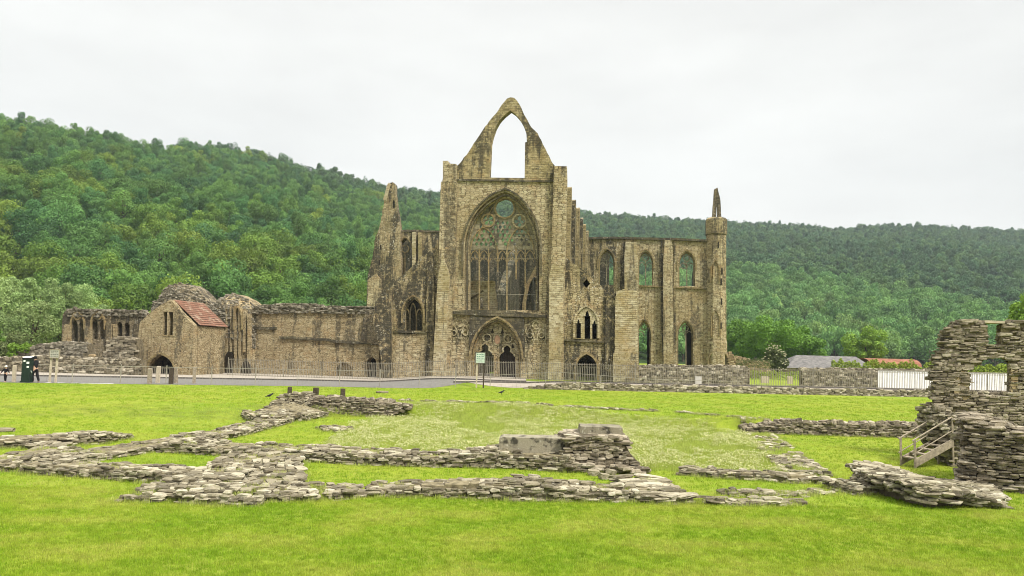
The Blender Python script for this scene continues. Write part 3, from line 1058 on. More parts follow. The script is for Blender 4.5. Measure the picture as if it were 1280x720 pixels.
for k, w in enumerate(TW):
    mb = MB()
    hm = [(a[0], a[1]) for a in w[1:-1]]
    x0, x1 = w[0][0], w[-1][0]
    cx = (x0 + x1) / 2
    ys = w[1][1]
    ya = min(p[1] for p in w)
    mb.ribbon(T_(arch(x0 - 1.4, x1 + 1.4, ys, ya - 2.6, ys + 6, 6)), .2, TV - .14, TV + .02)
    mb.ribbon(T_(arch(x0 + .3, x1 - .3, ys, ya + .6, w[0][1], 6)), .22, TV + .3, TV + .7)
    wn = part('transept_window', mb, M['trim'])
    mb = MB()
    ry = ya + (8.2 if k != 3 else 7.2)
    vv = TV + .5
    mb.ribbon(T_(circ(cx, ry, 3.9, 14), vv), .13, vv - .1, vv + .1, closed=True)
    for q in range(6):
        a = q * math.pi / 3 + .3
        mb.ribbon(T_([(cx + 3.6 * math.cos(a), ry + 3.6 * math.sin(a)), (cx + 1.9 * math.cos(a), ry + 1.9 * math.sin(a))], vv), .09, vv - .08, vv + .08)
    if k in (0, 1, 2):
        mb.ribbon(T_([(cx, ry + 4), (cx, w[0][1])], vv), .13, vv - .1, vv + .1)
        for s_ in (-1, 1):
            xm = cx + s_ * (x1 - x0) / 4
            mb.ribbon(T_(arch(min(cx, cx + s_ * (x1 - x0) / 2), max(cx, cx + s_ * (x1 - x0) / 2), ys + 6, ys - 2, None, 5), vv), .11, vv - .1, vv + .1)
        if k == 2:
            mb.ribbon(T_(circ(cx - 4.2, ry + 9, 3.6, 12), vv), .11, vv - .1, vv + .1, closed=True)
    elif k == 4:
        mb.ribbon(T_([(cx + .6, ry + 4), (cx + 1, w[0][1])], vv), .14, vv - .1, vv + .1)
        mb.ribbon(T_(arch(x0, cx, ys + 3, ys - 5, None, 5), vv), .1, vv - .1, vv + .1)
        mb.ribbon(T_(arch(cx, x1, ys + 3, ys - 5, None, 5), vv), .1, vv - .1, vv + .1)
    else:
        mb.ribbon(T_(arch(x0, cx, ys + 2, ys - 5, None, 5), vv), .1, vv - .1, vv + .1)
    part('tracery', mb, M['tracery'], wn)
# buttresses of the transept
for pts, mat in (([(829.5, 492), (829, 330), (830, 310), (831, 300), (839, 300.4), (841, 312), (841.5, 330), (842, 492)], 'ashlar'),
                 ([(781, 492), (780.5, 320), (782, 302), (796, 302.5), (798, 330), (798.5, 492)], 'ashlar_pale')):
    mb = MB()
    mb.slab(T_(pts, TV - .8), [], TV - .8, TV - .002)
    part('buttress', mb, M[mat])
for xx, w_ in ((827.4, 3.0), (843.4, 2.2), (779.0, 3)):
    mb = MB()
    mb.slab(T_([(xx - w_ / 2, 440), (xx - w_ / 2, 301), (xx + w_ / 2, 301), (xx + w_ / 2, 440)], TV), [], TV - .12, TV - .003)
    part('dark_strip', mb, M['ashlar_dark'])  # darker strips beside the buttresses
# stair turret with its spirelet
cu, _ = CH.px(895.5, 350, TV)
r0 = (CH.px(908.6, 350, TV)[0] - CH.px(882.6, 350, TV)[0]) / 2
zc0, zc1, zc2 = CH.px(895, 294, TV)[1], CH.px(895, 291, TV)[1], CH.px(895, 274.5, TV)[1]
mb = MB()
mb.lathe(cu, TV + .4, [(r0 * 1.12, ZF), (r0 * 1.1, 2.0), (r0 * 1.03, 2.4), (r0 * 1.03, 8.5), (r0, 9), (r0, zc0)], 8, 0, .5)
tu = part('stair_turret', mb, M['ashlar'])
mb = MB()
mb.lathe(cu, TV + .4, [(r0 * 1.0, zc0), (r0 * 1.09, zc0 + .1), (r0 * 1.09, zc2), (r0 * .9, zc2 + .25)], 8, 0, .5)
part('turret_cap', mb, M['gable'], tu)
mb = MB()
mb.slab(T_(jag([(890, 276), (891, 262), (893, 236.5)], .2, 4, 1) + jag([(897, 234.5), (900.5, 250), (902, 277)], .2, 5, 2), TV + .1), [T_([(895.2, 272), (895.6, 258), (896.4, 258), (896.7, 272)], TV + .1)], TV + .1, TV + .75)
part('spirelet', mb, M['rubble_dark'], tu)
for (x, y) in ((898, 306), (902.4, 339), (901.6, 352), (902, 377), (901.4, 407), (901, 434), (900.5, 455)):
    mb = MB()
    vv = TV + .4 - r0 * .93
    mb.slab(T_([(x - .8, y + 4), (x - .8, y - 4), (x + .8, y - 4), (x + .8, y + 4)], vv), [], vv - .06, vv + .2)
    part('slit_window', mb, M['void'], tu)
for (x, y0, y1) in ((894, 325, 352), (894.5, 387, 420), (891, 438, 458)):
    mb = MB()
    vv = TV + .4 - r0 * 1.0
    mb.ribbon(T_([(x - 5.5, y1), (x - 5, y0 + 9), (x, y0), (x + 5, y0 + 9), (x + 5.2, y1)], vv), .14, vv - .05, vv + .3)
    part('gablet', mb, M['trim'], tu)
# transept south wall, and low piers coloured dark for the shade in the lower lights
ue = CH.px(886, 350, TV)[0]
mb = MB()
hol = [[(TV + 3.5, 0), (TV + 3.5, 7), (TV + 6, 12), (TV + 8.5, 7), (TV + 8.5, 0)]]
mb.slab([(TV + 1.22, ZF), (TV + 12, ZF), (TV + 12, 12.5), (TV + 6, 15.8), (TV + 1.22, 15.5)], hol, ue - 1.3, ue - .1, side=True)
part('transept_south_wall', mb, M['inner'])
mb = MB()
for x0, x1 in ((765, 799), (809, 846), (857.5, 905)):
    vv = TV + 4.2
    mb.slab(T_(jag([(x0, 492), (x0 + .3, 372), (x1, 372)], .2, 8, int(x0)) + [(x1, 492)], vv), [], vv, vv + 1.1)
part('shade_pier', mb, M['void'])
# --- north transept
mb = MB()
nwn = arch(497.5, 515.5, 318, 298, 346, 6)
mb.slab(T_([(497, 492), (497, 290)] + jag([(500, 287.5), (520, 287), (535, 288.3), (550, 289)], .4, 5, 31) + [(556, 289), (556, 492)]), [T_(nwn)], TV, TV + 1.2)
part('transept_wall', mb, M['ashlar_dark'])
mb = MB()
vv = TV + .4
mb.ribbon(T_(circ(506.6, 311, 4.6, 14), vv), .16, vv - .1, vv + .1, closed=True)
mb.ribbon(T_([(506.5, 316), (506.5, 346)], vv), .14, vv - .1, vv + .1)
mb.ribbon(T_(arch(496, 517, 318, 296, 330, 6), TV), .2, TV - .12, TV + .02)
mb.slab(T_([(498, 346), (498, 322), (506, 322), (506, 346)], TV + .8), [], TV + .8, TV + 1.0)
part('transept_window', mb, M['trim'])
mb = MB()
mb.slab(T_([(488, 480), (488, 296), (560, 292), (560, 480)], TV + 5), [], TV + 5, TV + 5.8)
part('inner_wall', mb, M['inner'])
for x in (517.5, 525):
    mb = MB()
    mb.slab(T_([(x - 2.6, 470), (x - 2.3, 290), (x + 2.0, 290), (x + 2.3, 470)], TV - .5), [], TV - .5, TV - .002)
    part('buttress', mb, M['gable' if x > 520 else 'ashlar_pale'])
mb = MB()
mb.ribbon(T_([(498, 288.4), (552, 289.6)]), .25, TV - .15, TV + 1.22)
part('parapet', mb, M['trim_dark'])
mb = MB()
sp_ = jag([(457, 492), (457.5, 400), (459.5, 345)], .3, 8, 41) + jag([(466, 320), (468.5, 300), (474, 285), (477.5, 268), (480, 252), (481, 250), (485.5, 232), (488, 228.5)], .5, 4, 42) + jag([(491, 227.6), (493.5, 230), (494, 240), (496, 260), (499, 278), (500.5, 290), (500.5, 492)], .4, 5, 43)
mb.slab(T_(sp_, TV - .6), [T_(arch(490.6, 493.6, 254, 249.5, 260, 3), TV - .6)], TV - .6, TV + .5)
nt_ = part('corner_turret', mb, M['ashlar_dark'])
mb = MB()
mb.ribbon(T_([(481.2, 250.5), (486, 232.5), (488, 229.5)], TV - .6), .5, TV - .75, TV + .4)
part('coping', mb, M['ashlar_pale'], nt_)
for (x, y) in ((476, 309), (474.5, 328), (468, 350)):
    mb = MB()
    vv = TV - .6
    mb.slab(T_([(x - .9, y + 3), (x - .9, y - 3), (x + .9, y - 3), (x + .9, y + 3)], vv), [], vv - .05, vv + .02)
    part('slit_window', mb, M['void'], nt_)
mb = MB()
mb.slab(T_([(459, 492), (458, 405), (459.5, 350), (470, 342), (476, 350), (478, 492)], TV - 1.0), [], TV - 1.0, TV - .602)
part('buttress', mb, M['ashlar'])

# ================================================================== monastic ruins to the left
# --- long cloister wall
cw = empty('cloister_wall', 'long plain golden stone wall with a dark rubble top between the ribbed stump and the church', 'wall', frame=CH)
v0 = .55
wo = [(312, 486), (312, 388)] + jag([(318, 385.5), (345, 383), (380, 384.5), (420, 387), (455, 387.5), (474, 388.5)], .6, 5, 51) + [(474, 486)]
h1 = arch(419.5, 441.5, 463, 452.5, 481, 5)
h2 = arch(458.8, 470.2, 453, 446.3, 472, 4)
mb = MB()
mb.slab(P_(wo, v0), [P_(h1, v0), P_(h2, v0)], v0, v0 + 1.0)
face_stones(mb, P_([(316, 392), (316, 383), (345, 379.5), (372, 378.5), (400, 381), (440, 382.5), (470, 384), (472, 392)], v0 - .1), [], v0 - .18, (.18, .45), (.12, .2), .5, .1, 3, 1, .1)
for k in range(3):
    face_stones(mb, P_([(316, 386), (316, 381), (372, 379.5), (470, 385), (472, 388)], v0 - .1), [], v0 + .2 + .3 * k, (.2, .5), (.12, .2), .4, .1, 30 + k, 1, .2)
wl = mb.build('wall', [M['rubble_gold'], M['st_cap']], parent=cw)
mb = MB()
for pts in ([(313, 409), (332, 410.5), (346, 410)], [(350, 421.8), (375, 422.5), (400, 424.5), (414, 425)], [(414, 426.5), (445, 428), (476, 430)]):
    mb.ribbon(jag(P_(pts, v0), .05, .4, len(pts)), .24, v0 - .2, v0 + .01)
mb.build('ledge', M['trim_dark'], parent=cw)
mb = MB()
mb.slab(P_([(313, 412), (313, 386), (329, 386), (326, 400), (330, 410)], v0), [], v0 - .05, v0 - .002)
mb.slab(P_(jag([(452, 428), (455, 400), (460, 388)], .5, 5, 8) + [(474, 388), (474, 430)], v0), [], v0 - .3, v0 - .002)
mb.build('weathered_patch', M['rubble_dark'], parent=cw)
mb = MB()
mb.ribbon(P_(arch(419, 442, 463, 451.8, 474, 5), v0), .18, v0 - .06, v0 + .02)
mb.slab(P_(arch(419, 442, 463, 452, 485, 5), v0 + .4), [], v0 + .4, v0 + .6)
mb.build('blocked_arch', M['rubble_gold'], parent=cw)
mb = MB()
a0, a1 = CH.px(458, 465, v0 + .6)[0], CH.px(471, 465, v0 + .6)[0]
zt_ = CH.px(465, 455, v0)[1]
for i in range(8):
    x0 = a0 + (a1 - a0) * (i + .5) / 8
    mb.box(x0 - .03, x0 + .03, v0 + .6, v0 + .64, ZF, zt_)
mb.build('gate', M['rail'], parent=cw)
mb = MB()
mb.slab(P_([(455, 486), (455, 440), (474, 440), (474, 486)], v0 + 3), [], v0 + 3, v0 + 3.5)
mb.slab(P_([(455, 441), (455, 437), (474, 437), (474, 441)], v0 + 1), [], v0 + 1.0, v0 + 3.2)
mb.build('passage', M['void'], parent=cw)

# --- gabled building with red roof
ox = (205 - 640) / F * 65.5
GH = Frame(ox, 65.5, 9)
gate = empty('gabled_building', 'small gabled golden stone building with red tiled roof and dark arched entrance', 'building', frame=GH)


def g_(pts, v=0.0):
    return GH.poly(pts, v)


ga = arch(184.8, 216.5, 462, 443.8, 481, 6, 200.5)
s1 = [(203.4, 418.5), (204, 389.5), (208.9, 389.5), (208.5, 418.7)]
s2 = [(210.3, 418.7), (211, 390), (216.2, 390), (215.8, 419)]
fo = [(167, 486), (170, 445), (172, 430), (174.5, 404)] + jag([(176, 401.5), (190, 389), (205, 378.5), (213, 374.4)], .4, 5, 61) + jag([(213.5, 374.6), (226, 390), (241.5, 406)], .3, 5, 62) + [(241.5, 486)]
mb = MB()
mb.slab(g_(fo), [g_(ga), g_(s1), g_(s2)], 0, .6)
ur = GH.px(241.5, 440)[0]
ul = GH.px(174, 430)[0]
zap, zeL, zeR = GH.px(213, 375)[1], GH.px(176, 402)[1], GH.px(241.5, 406.5)[1]
uap = GH.px(213, 375)[0]
LG = 4.6
mb.box(ur - .55, ur, .602, LG, ZF, zeR - .05)
mb.box(ul, ul + .55, .602, LG, ZF, zeL - .05)
mb.slab([(ul, ZF), (ur, ZF), (ur, zeR - .1), (uap, zap - .1), (ul, zeL - .1)], [], LG, LG + .5)
mb.build('wall', M['rubble_gold'], parent=gate)
mb = MB()
mb.ribbon(g_(arch(183.2, 218, 462, 441.6, 472, 6, 200.5)), .16, -.05, .02)
mb.build('arch_stones', M['trim'], parent=gate)
mb = MB()
mb.ribbon(g_([(203, 419.4), (216.5, 419.8)]), .1, -.04, .02)
mb.build('window_sill', M['trim'], parent=gate)
mb = MB()


def rooftiles(mb, p0, p1, y0, y1, n):
    (x0, z0), (x1, z1) = p0, p1
    for i in range(n):
        ta, tb = i / n, (i + 1) / n
        ax, az = x0 + (x1 - x0) * ta, z0 + (z1 - z0) * ta
        bx, bz = x0 + (x1 - x0) * tb, z0 + (z1 - z0) * tb
        mb.slab([(ax, az + .02), (bx, bz + .07), (bx, bz + .02), (ax, az - .03)], [], y0, y1)


rooftiles(mb, (uap, zap + .05), (ur + .18, zeR + .0), .5, LG + .6, 12)
rooftiles(mb, (uap, zap + .05), (ul - .18, zeL + .0), .62, LG + .6, 12)
t = NT('red_tiles')
tc = t.n('ShaderNodeTexCoord').outputs['Object']
br = t.n('ShaderNodeTexBrick', {'Vector': t.n('ShaderNodeMapping', {'Vector': tc, 'Rotation': (0, 0, math.pi / 2)}).outputs[0], 'Color1': (.22, .105, .068, 1), 'Color2': (.155, .085, .055, 1), 'Mortar': (.10, .05, .035, 1), 'Scale': 1.0, 'Brick Width': .3, 'Row Height': .22, 'Mortar Size': .012})
c = t.mix(t.step(t.noise(tc, 1.4, 5, .65), .5, .7), br.outputs['Color'], (.28, .21, .15))
c = t.mix(t.math('MULTIPLY', t.step(t.noise(tc, 4, 5, .7), .52, .64), .6), c, (.09, .055, .04))
M['red_tiles'] = t.bsdf(c, .9, .15, t.bump(t.noise(tc, 9, 4), .5, .03))
mb.build('roof', M['red_tiles'], parent=gate)
mb = MB()
a0, a1 = GH.px(185, 470, .35)[0], GH.px(216.5, 470, .35)[0]
zt_ = GH.px(200, 459.5, .35)[1]
for i in range(15):
    x0 = a0 + (a1 - a0) * (i + .5) / 15
    mb.box(x0 - .018, x0 + .018, .35, .38, ZF, zt_)
mb.box(a0, a1, .38, .41, zt_ - .06, zt_)
mb.build('gate', M['rail'], parent=gate)
mb = MB()
mb.box(GH.px(187, 465, .3)[0], GH.px(191, 465, .3)[0], .30, .33, GH.px(189, 468, .3)[1], GH.px(189, 463, .3)[1])
mb.build('notice', M['wood_pale'], parent=gate)


# --- rounded rubble stumps
def bulge(name, outline, dpx, depth, v, frame, mats, label, rough=.16, seed=0, capf=.25, door=None, cat='ruin'):
    """a masonry stump: top outline in pixels, rounded in plan"""
    o = empty(name, label, cat, frame=frame)
    mb = MB()
    x0, x1 = outline[0][0], outline[-1][0]
    NX, NZ = 64, 44
    top = lambda x: interp(outline, x)
    r_ = random.Random(seed)
    vs, fs = [], []
    for j in range(NZ + 1):
        for i in range(NX + 1):
            t = i / NX
            ang = math.pi * t
            sx = -math.cos(ang)
            pxx = (x0 + x1) / 2 + sx * (x1 - x0) / 2
            yt = top(pxx)
            h = j / NZ
            py = 486 + (yt - 486) * h
            u, z = frame.px(pxx, py, v)
            bul = math.sin(ang) ** .55
            inn = (1 - max(0, (h - (1 - capf)) / capf) ** 2.2 * .8)
            y = v - depth * bul * inn
            nz = mnoise.fractal(Vector((u * .9, z * .9, seed)), 1, 2, 5)
            vs.append((u + nz * rough * .4, y + nz * rough, z + (nz * rough * .6 if h > .6 else 0)))
    for j in range(NZ):
        for i in range(NX):
            a = j * (NX + 1) + i
            fs.append((a, a + 1, a + NX + 2, a + NX + 1))
    mb.add(vs, fs)
    # back half
    n = len(vs)
    bk = [(p[0], v + depth * 1.3, p[2]) for p in vs[NZ * (NX + 1):]] + [(p[0], v + depth * 1.3, ZF) for p in vs[:NX + 1]]
    mb.add(vs[NZ * (NX + 1):] + bk, [(i, i + 1, NX + 2 + i, NX + 1 + i) for i in range(NX)])
    mb.add(vs[:NX + 1] + bk, [(NX + 1 + i, NX + 2 + i, 2 * NX + 3 + i, 2 * NX + 2 + i) for i in range(NX)])
    # rubble stones bedded over the crown
    r_ = random.Random(seed + 5)
    for p in vs[int(NZ * .55) * (NX + 1):]:
        hh = (p[2] - frame.px((x0 + x1) / 2, 470, v)[1])
        if r_.random() < .55:
            stone(mb, p[0], p[1] + r_.uniform(-.02, .08), p[2] + r_.uniform(-.05, .05), r_.uniform(.16, .42), r_.uniform(.15, .3), r_.uniform(.1, .2), r_.uniform(-.5, .5), r_.uniform(-.4, .4), r_.uniform(-.3, .3), 1, r_)
    ob = mb.build('masonry', mats, parent=o)
    return o


b1 = bulge('rubble_stump', [(193, 402), (194, 378), (203, 374), (206, 364), (213, 357.5), (224, 355), (236, 355.5), (247, 362), (256, 371), (265, 380), (272, 392)], 0, 1.6, 2.9, CH, [M['rubble_dark'], M['st_cap']], 'rounded rubble stump of a fallen vault rising behind the red tiled roof', seed=3)
b2 = bulge('ribbed_stump', [(266, 398), (268, 388), (271, 380), (277, 373.5), (286, 369), (296, 368.5), (306, 373), (315, 378), (321, 384), (324, 398)], 0, 1.5, 1.3, CH, [M['rubble_gold'], M['st_cap']], 'rounded grey topped stump of masonry with upright ribs and a narrow doorway', seed=8)
mb = MB()
for x, ya, yb, w in ((284, 378, 470, .2), (289, 374, 440, .16), (294.5, 374, 470, .24), (300, 376, 470, .2), (305.5, 379, 440, .2), (311, 384, 470, .24)):
    vv = 1.3 - 1.5 * math.sqrt(max(.05, 1 - ((x - 295) / 29) ** 2)) ** .55
    mb.ribbon(jag(P_([(x, yb), (x + .4, (ya + yb) / 2), (x, ya + 8)], vv), .05, .5, int(x)), w, vv - .16, vv + .7)
mb.build('rib', M['rubble_gold'], parent=b2)
mb = MB()
vv = -.3
mb.slab(P_(arch(281.5, 291.5, 448, 439, 482, 4), vv), [], vv - .02, vv + .3)
mb.slab(P_(arch(303, 312, 457, 451, 482, 4), vv), [], vv - .12, vv + .3)
mb.build('doorway', M['void'], parent=b2)
mb = MB()
mb.ribbon(P_(arch(293, 303, 398, 384, 412, 5), vv), .14, vv - .2, vv + .4)
mb.build('blind_arch', M['trim'], parent=b2)

# --- ruined arcade
ar = empty('ruined_arcade', 'ruined hall wall with broken pointed windows and orange stone piers beside the gabled building', 'ruin', frame=CH)
va = -3.0
ao = [(76, 486), (77, 432), (77.5, 405), (78.5, 394)] + jag([(81, 388.5), (90, 386), (115, 387), (140, 388.5), (165, 389.5), (185, 391)], .6, 4, 71) + [(186, 486)]


def A_(pts, v=va):
    return CH.poly(pts, v)


ah = [arch(89.5, 97.2, 408, 400, 431, 4), arch(98.4, 105.2, 408, 400, 431, 4), arch(114.5, 122, 406, 400, 424, 4), arch(124.0, 131.5, 406, 400, 424, 4), arch(146, 153, 408, 402, 420, 4), arch(155, 162, 408, 403, 420, 4)]
mb = MB()
mb.slab(A_(ao), [A_(h) for h in ah], va, va + .9)
face_stones(mb, A_([(80, 396), (80, 387), (92, 384.5), (150, 386.5), (186, 388.5), (186, 396)], va), [], va - .1, (.18, .45), (.12, .22), .4, .12, 9, 1, .15)
mb.build('wall', [M['rubble_dark'], M['st_cap']], parent=ar)
for x0, x1, ya, yb in ((77.5, 88, 405, 433), (105.8, 114, 408, 443), (132.2, 140, 404, 426), (141, 145.5, 405, 425)):
    mb = MB()
    mb.slab(A_(jag([(x0, yb), (x0 + .3, ya), (x1 - .3, ya + .5)], .2, 5, int(x0)) + [(x1, yb)], va - .2), [], va - .22, va - .003)
    mb.build('pier', M['rubble_gold'], parent=ar)
mb = MB()
for c_ in (97.5, 123):
    mb.ribbon(A_(circ(c_, 394.8, 4.4, 12)), .14, va - .1, va + .02, closed=True)
    mb.ribbon(A_(arch(c_ - 8.6, c_ + 8.6, 405, 389.5, 412, 5)), .16, va - .12, va + .02)
mb.build('window_arch', M['trim'], parent=ar)
# --- low walls at the far left: two heights of grey rubble
def rub_wall(name, label, pts, v, frame, th, mats, seed, cat='wall', lw=(.2, .5), hh=(.13, .24), group=None, top=True):
    mb = MB()
    pl = frame.poly(pts, v)
    mb.slab(pl, [], v + .1, v + th)
    face_stones(mb, pl, [], v - .03, lw, hh, .26, .05, seed, 1)
    if top:
        xs_ = [p[0] for p in pl]
        ztop = max(p[1] for p in pl)
        up = [(p[0], p[1] + .12) for p in pl if p[1] > ztop - 1.0]
        r_ = random.Random(seed + 1)
        up.sort()
        n = int((up[-1][0] - up[0][0]) / .24)
        for i in range(n):
            x = up[0][0] + (up[-1][0] - up[0][0]) * i / n
            zz = interp(up, x)
            for q in range(max(1, int(th / .3))):
                stone(mb, x + r_.uniform(-.1, .1), v + .15 + q * .3 + r_.uniform(-.06, .06), zz - .1 + r_.uniform(-.05, .06), r_.uniform(.2, .4), r_.uniform(.22, .36), r_.uniform(.12, .24), r_.uniform(-.6, .6), r_.uniform(-.3, .3), r_.uniform(-.3, .3), 1, r_)
    o = mb.build(name, mats, frame=frame)
    return tag(o, label, cat, group)


LW = Frame((90 - 640) / F * 62.5, 62.5, 4)
rub_wall('rubble_wall', 'long low grey rubble wall along the road at far left below the ruined arcade', [(-60, 482), (-60, 448), (20, 447.5), (60, 446), (120, 449), (176, 450), (180, 480)], 0, LW, .8, [M['core'], M['st_road']], 4)
rub_wall('rubble_wall', 'stepped rubble wall standing behind the low roadside wall at far left', [(12, 470), (12, 441), (30, 438.5), (46, 432), (78, 428.5), (108, 430), (110, 470)], 3.0, LW, 1.0, [M['core'], M['st_cap']], 5)
rub_wall('rubble_stump', 'dark broken rubble heap between the ruined arcade and the gabled building', [(126, 472), (128, 440), (134, 427), (148, 422), (170, 424), (172, 440), (168, 472)], 2.2, LW, 1.0, [M['core'], M['st_dark']], 6, cat='ruin')
rub_wall('fallen_block', 'pale squared stone block lying on the wall below the ruined arcade', [(103, 450), (103, 441.5), (119, 442), (119, 450)], 1.0, LW, .7, [M['core'], M['st_gold']], 7, cat='stone', lw=(.5, 1.0), hh=(.25, .3), top=False)

# ================================================================== right side roadside
RW = Frame(14, 66.4, -3)
rub_wall('rubble_wall', 'tall grey rubble wall behind the railing right of the church buttress', [(797, 492), (797, 459), (830, 457.5), (870, 458.5), (905, 458), (937, 460), (938, 492)], 0, RW, .6, [M['core'], M['st_road']], 14, lw=(.18, .5))
rub_wall('rubble_wall', 'brownish rubble wall topped with plants running up to the white hoarding', [(1002, 494), (1002, 461.5), (1050, 461.5), (1098, 462.5), (1180, 463), (1180, 494)], 1.2, RW, .6, [M['core'], M['st_road']], 15, lw=(.18, .5))
rub_wall('ruined_wall', 'low broken old wall behind the railing beside the church turret', [(908, 474), (909, 444), (913, 440), (918, 446), (935, 449), (962, 452), (966, 474)], 24, RW, .8, [M['core'], M['st_gold']], 16, cat='wall')
# white corrugated hoarding
hb = empty('white_hoarding', 'white ribbed metal hoarding panels behind the railing near the right hand ruin', 'hoarding', frame=RW)
mb = MB()
u0, z0 = RW.px(1098, 487, -.9)
u1, _ = RW.px(1300, 487, -.9)
zb_, zt_ = RW.px(1150, 489.5, -.9)[1], RW.px(1150, 464.2, -.9)[1]
pr = []
x = u0
while x < u1:
    pr += [(x, 0), (x + .33, 0), (x + .35, -.035), (x + .41, -.035), (x + .43, 0)]
    x += .44
vs = []
for (a, b) in pr:
    vs += [(a, -.9 + b, zb_), (a, -.9 + b, zt_), (a, -.87 + b, zt_), (a, -.87 + b, zb_)]
fs = []
for i in range(len(pr) - 1):
    for k in range(4):
        fs.append((4 * i + k, 4 * i + (k + 1) % 4, 4 * i + 4 + (k + 1) % 4, 4 * i + 4 + k))
mb.add(vs, fs)
mb.build('panel', M['white'], parent=hb)
mb = MB()
mb.box(u0 - .05, u1, -.96, -.84, zt_ + .002, zt_ + .07)
mb.box(u0 - .05, u1, -.86, -.80, zb_ + .4, zb_ + .5)
mb.build('top_rail', M['rail'], parent=hb)


# railings: bars, rails and posts
def railing(name, label, pts, h, gap, bar, mat, post=2.6, base=None, rails=(.12, .92), prad=.028, group=None):
    o = empty(name, label, 'railing', loc=(pts[0][0], pts[0][1], base(pts[0][0], pts[0][1])), group=group)
    inv = Vector((-pts[0][0], -pts[0][1], -base(pts[0][0], pts[0][1])))
    bars, rl = MB(), MB()
    posts = []
    dist, nxt, nxp = 0.0, 0.0, 0.0
    for a, b in zip(pts, pts[1:]):
        A, B = Vector(a), Vector(b)
        L = (B - A).length
        d = (B - A) / L
        q = Vector((-d.y, d.x))
        t = 0.0
        while nxt < dist + L:
            p = A + d * (nxt - dist)
            zz = base(p.x, p.y)
            jx = rnd.uniform(-.01, .01)
            bars.add([(p.x + inv.x + sx * bar + jx, p.y + inv.y + sy * bar, zz + inv.z + k * h) for k in (0, 1) for sx, sy in ((-1, -1), (1, -1), (1, 1), (-1, 1))],
                     [(0, 1, 5, 4), (1, 2, 6, 5), (2, 3, 7, 6), (3, 0, 4, 7), (4, 5, 6, 7)])
            nxt += gap
        while nxp < dist + L:
            p = A + d * (nxp - dist)
            posts.append((p.x, p.y))
            nxp += post
        n = max(1, int(L / 4))
        for i in range(n):
            p, p2 = A + d * L * i / n, A + d * L * (i + 1) / n
            for r_ in rails:
                z1, z2 = base(p.x, p.y) + h * r_ + inv.z, base(p2.x, p2.y) + h * r_ + inv.z
                rl.tube([(p.x + inv.x, p.y + inv.y - bar * 2, z1), (p2.x + inv.x, p2.y + inv.y - bar * 2, z2)], .022, 4)
        dist += L
    bars.build('bars', M[mat], parent=o)
    rl.build('rail', M[mat], parent=o)
    for (x, y) in posts:
        m2 = MB()
        m2.tube([(x + inv.x, y + inv.y, base(x, y) + inv.z - .1), (x + inv.x, y + inv.y, base(x, y) + inv.z + h * 1.06)], prad, 6)
        m2.build('post', M[mat], parent=o)
    return o


def gz(x, y):
    return G(x, y)


def wp(px, D):
    return ((px - 640) / F * D, D)


railing('iron_railing', 'long tall iron railing of thin bars before the church and right hand walls', [wp(290, 67), wp(420, 66.0), wp(560, 65.2), wp(700, 64.6), wp(820, 64.6), wp(1000, 64.8), wp(1098, 65.2), wp(1260, 65.6)], 1.62, .15, .015, 'rail', 5.2, gz, (.10, .93), .03)
railing('wire_fence', 'low pale wire fence with posts along the lawn edge on the left', [wp(40, 50.2), wp(101, 50.6), wp(158, 51.4), wp(240, 52.2), wp(320, 53.6), wp(405, 54.6), wp(472, 55.4), wp(540, 56.6), wp(590, 58.2)], 1.22, .22, .004, 'rail_pale', 2.95, gz, (.96,), .03)
railing('wire_fence', 'low pale wire fence with posts in front of the church portal and pavement', [wp(616, 58.9), wp(700, 59.2), wp(820, 59.6), wp(930, 60.2)], 1.0, .3, .005, 'rail_pale', 4.4, gz, (.96,), .03)

# low retaining wall at the edge of the pavement
mb = MB()
core = []
line = [(1.2, 58.25), (4, 58.4), (12, 59.25), (20, 60.3), (33, 61.85), (46, 62.8)]
r_ = random.Random(77)
d0 = 0
for a, b in zip(line, line[1:]):
    L = math.hypot(b[0] - a[0], b[1] - a[1])
    yaw = math.atan2(b[1] - a[1], b[0] - a[0])
    n = int(L / .3)
    for i in range(n):
        x, y = a[0] + (b[0] - a[0]) * (i + .5) / n, a[1] + (b[1] - a[1]) * (i + .5) / n
        top = far_z(x) + .02
        top = ZL + (top - ZL) * sst(1.0, 4.5, x) + .03
        z = ZL - .1
        while z < top:
            h = r_.uniform(.09, .17)
            for q in (0, 1):
                stone(mb, x + r_.uniform(-.06, .06), y + q * .3 + r_.uniform(-.03, .03), z + h / 2, r_.uniform(.26, .5), .34, h * 1.2, yaw + r_.uniform(-.06, .06), r_.uniform(-.06, .06), r_.uniform(-.05, .05), 0, r_)
            z += h
tag(mb.build('retaining_wall', [M['st_road']]), 'low dark dry stone retaining wall between the lawn and the pavement at right', 'wall')

# ================================================================== setting: ground, road, pavement
def grid_axis(segs):
    out = []
    for a, b, s_ in segs:
        n = max(1, int(round((b - a) / s_)))
        out += [a + (b - a) * i / n for i in range(n)]
    out.append(segs[-1][1])
    return out


gx = grid_axis([(-1400, -200, 100), (-200, -60, 10), (-60, -36, 2), (-36, 40, .6), (40, 70, 2), (70, 200, 10), (200, 1400, 100)])
gy = grid_axis([(-300, -20, 40), (-20, 8, 3), (8, 30, .6), (30, 39, .3), (39, 70, .6), (70, 110, 4), (110, 200, 15), (200, 1400, 100)])
vs = [(x, y, G(x, y) if 0 < y < 80 else (G(x, 80) if y >= 80 else ZB)) for y in gy for x in gx]
nx = len(gx)
fs = [(j * nx + i, j * nx + i + 1, (j + 1) * nx + i + 1, (j + 1) * nx + i) for j in range(len(gy) - 1) for i in range(nx - 1)]
mb = MB()
mb.add(vs, fs)
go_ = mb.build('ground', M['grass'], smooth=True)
go_['kind'] = 'structure'

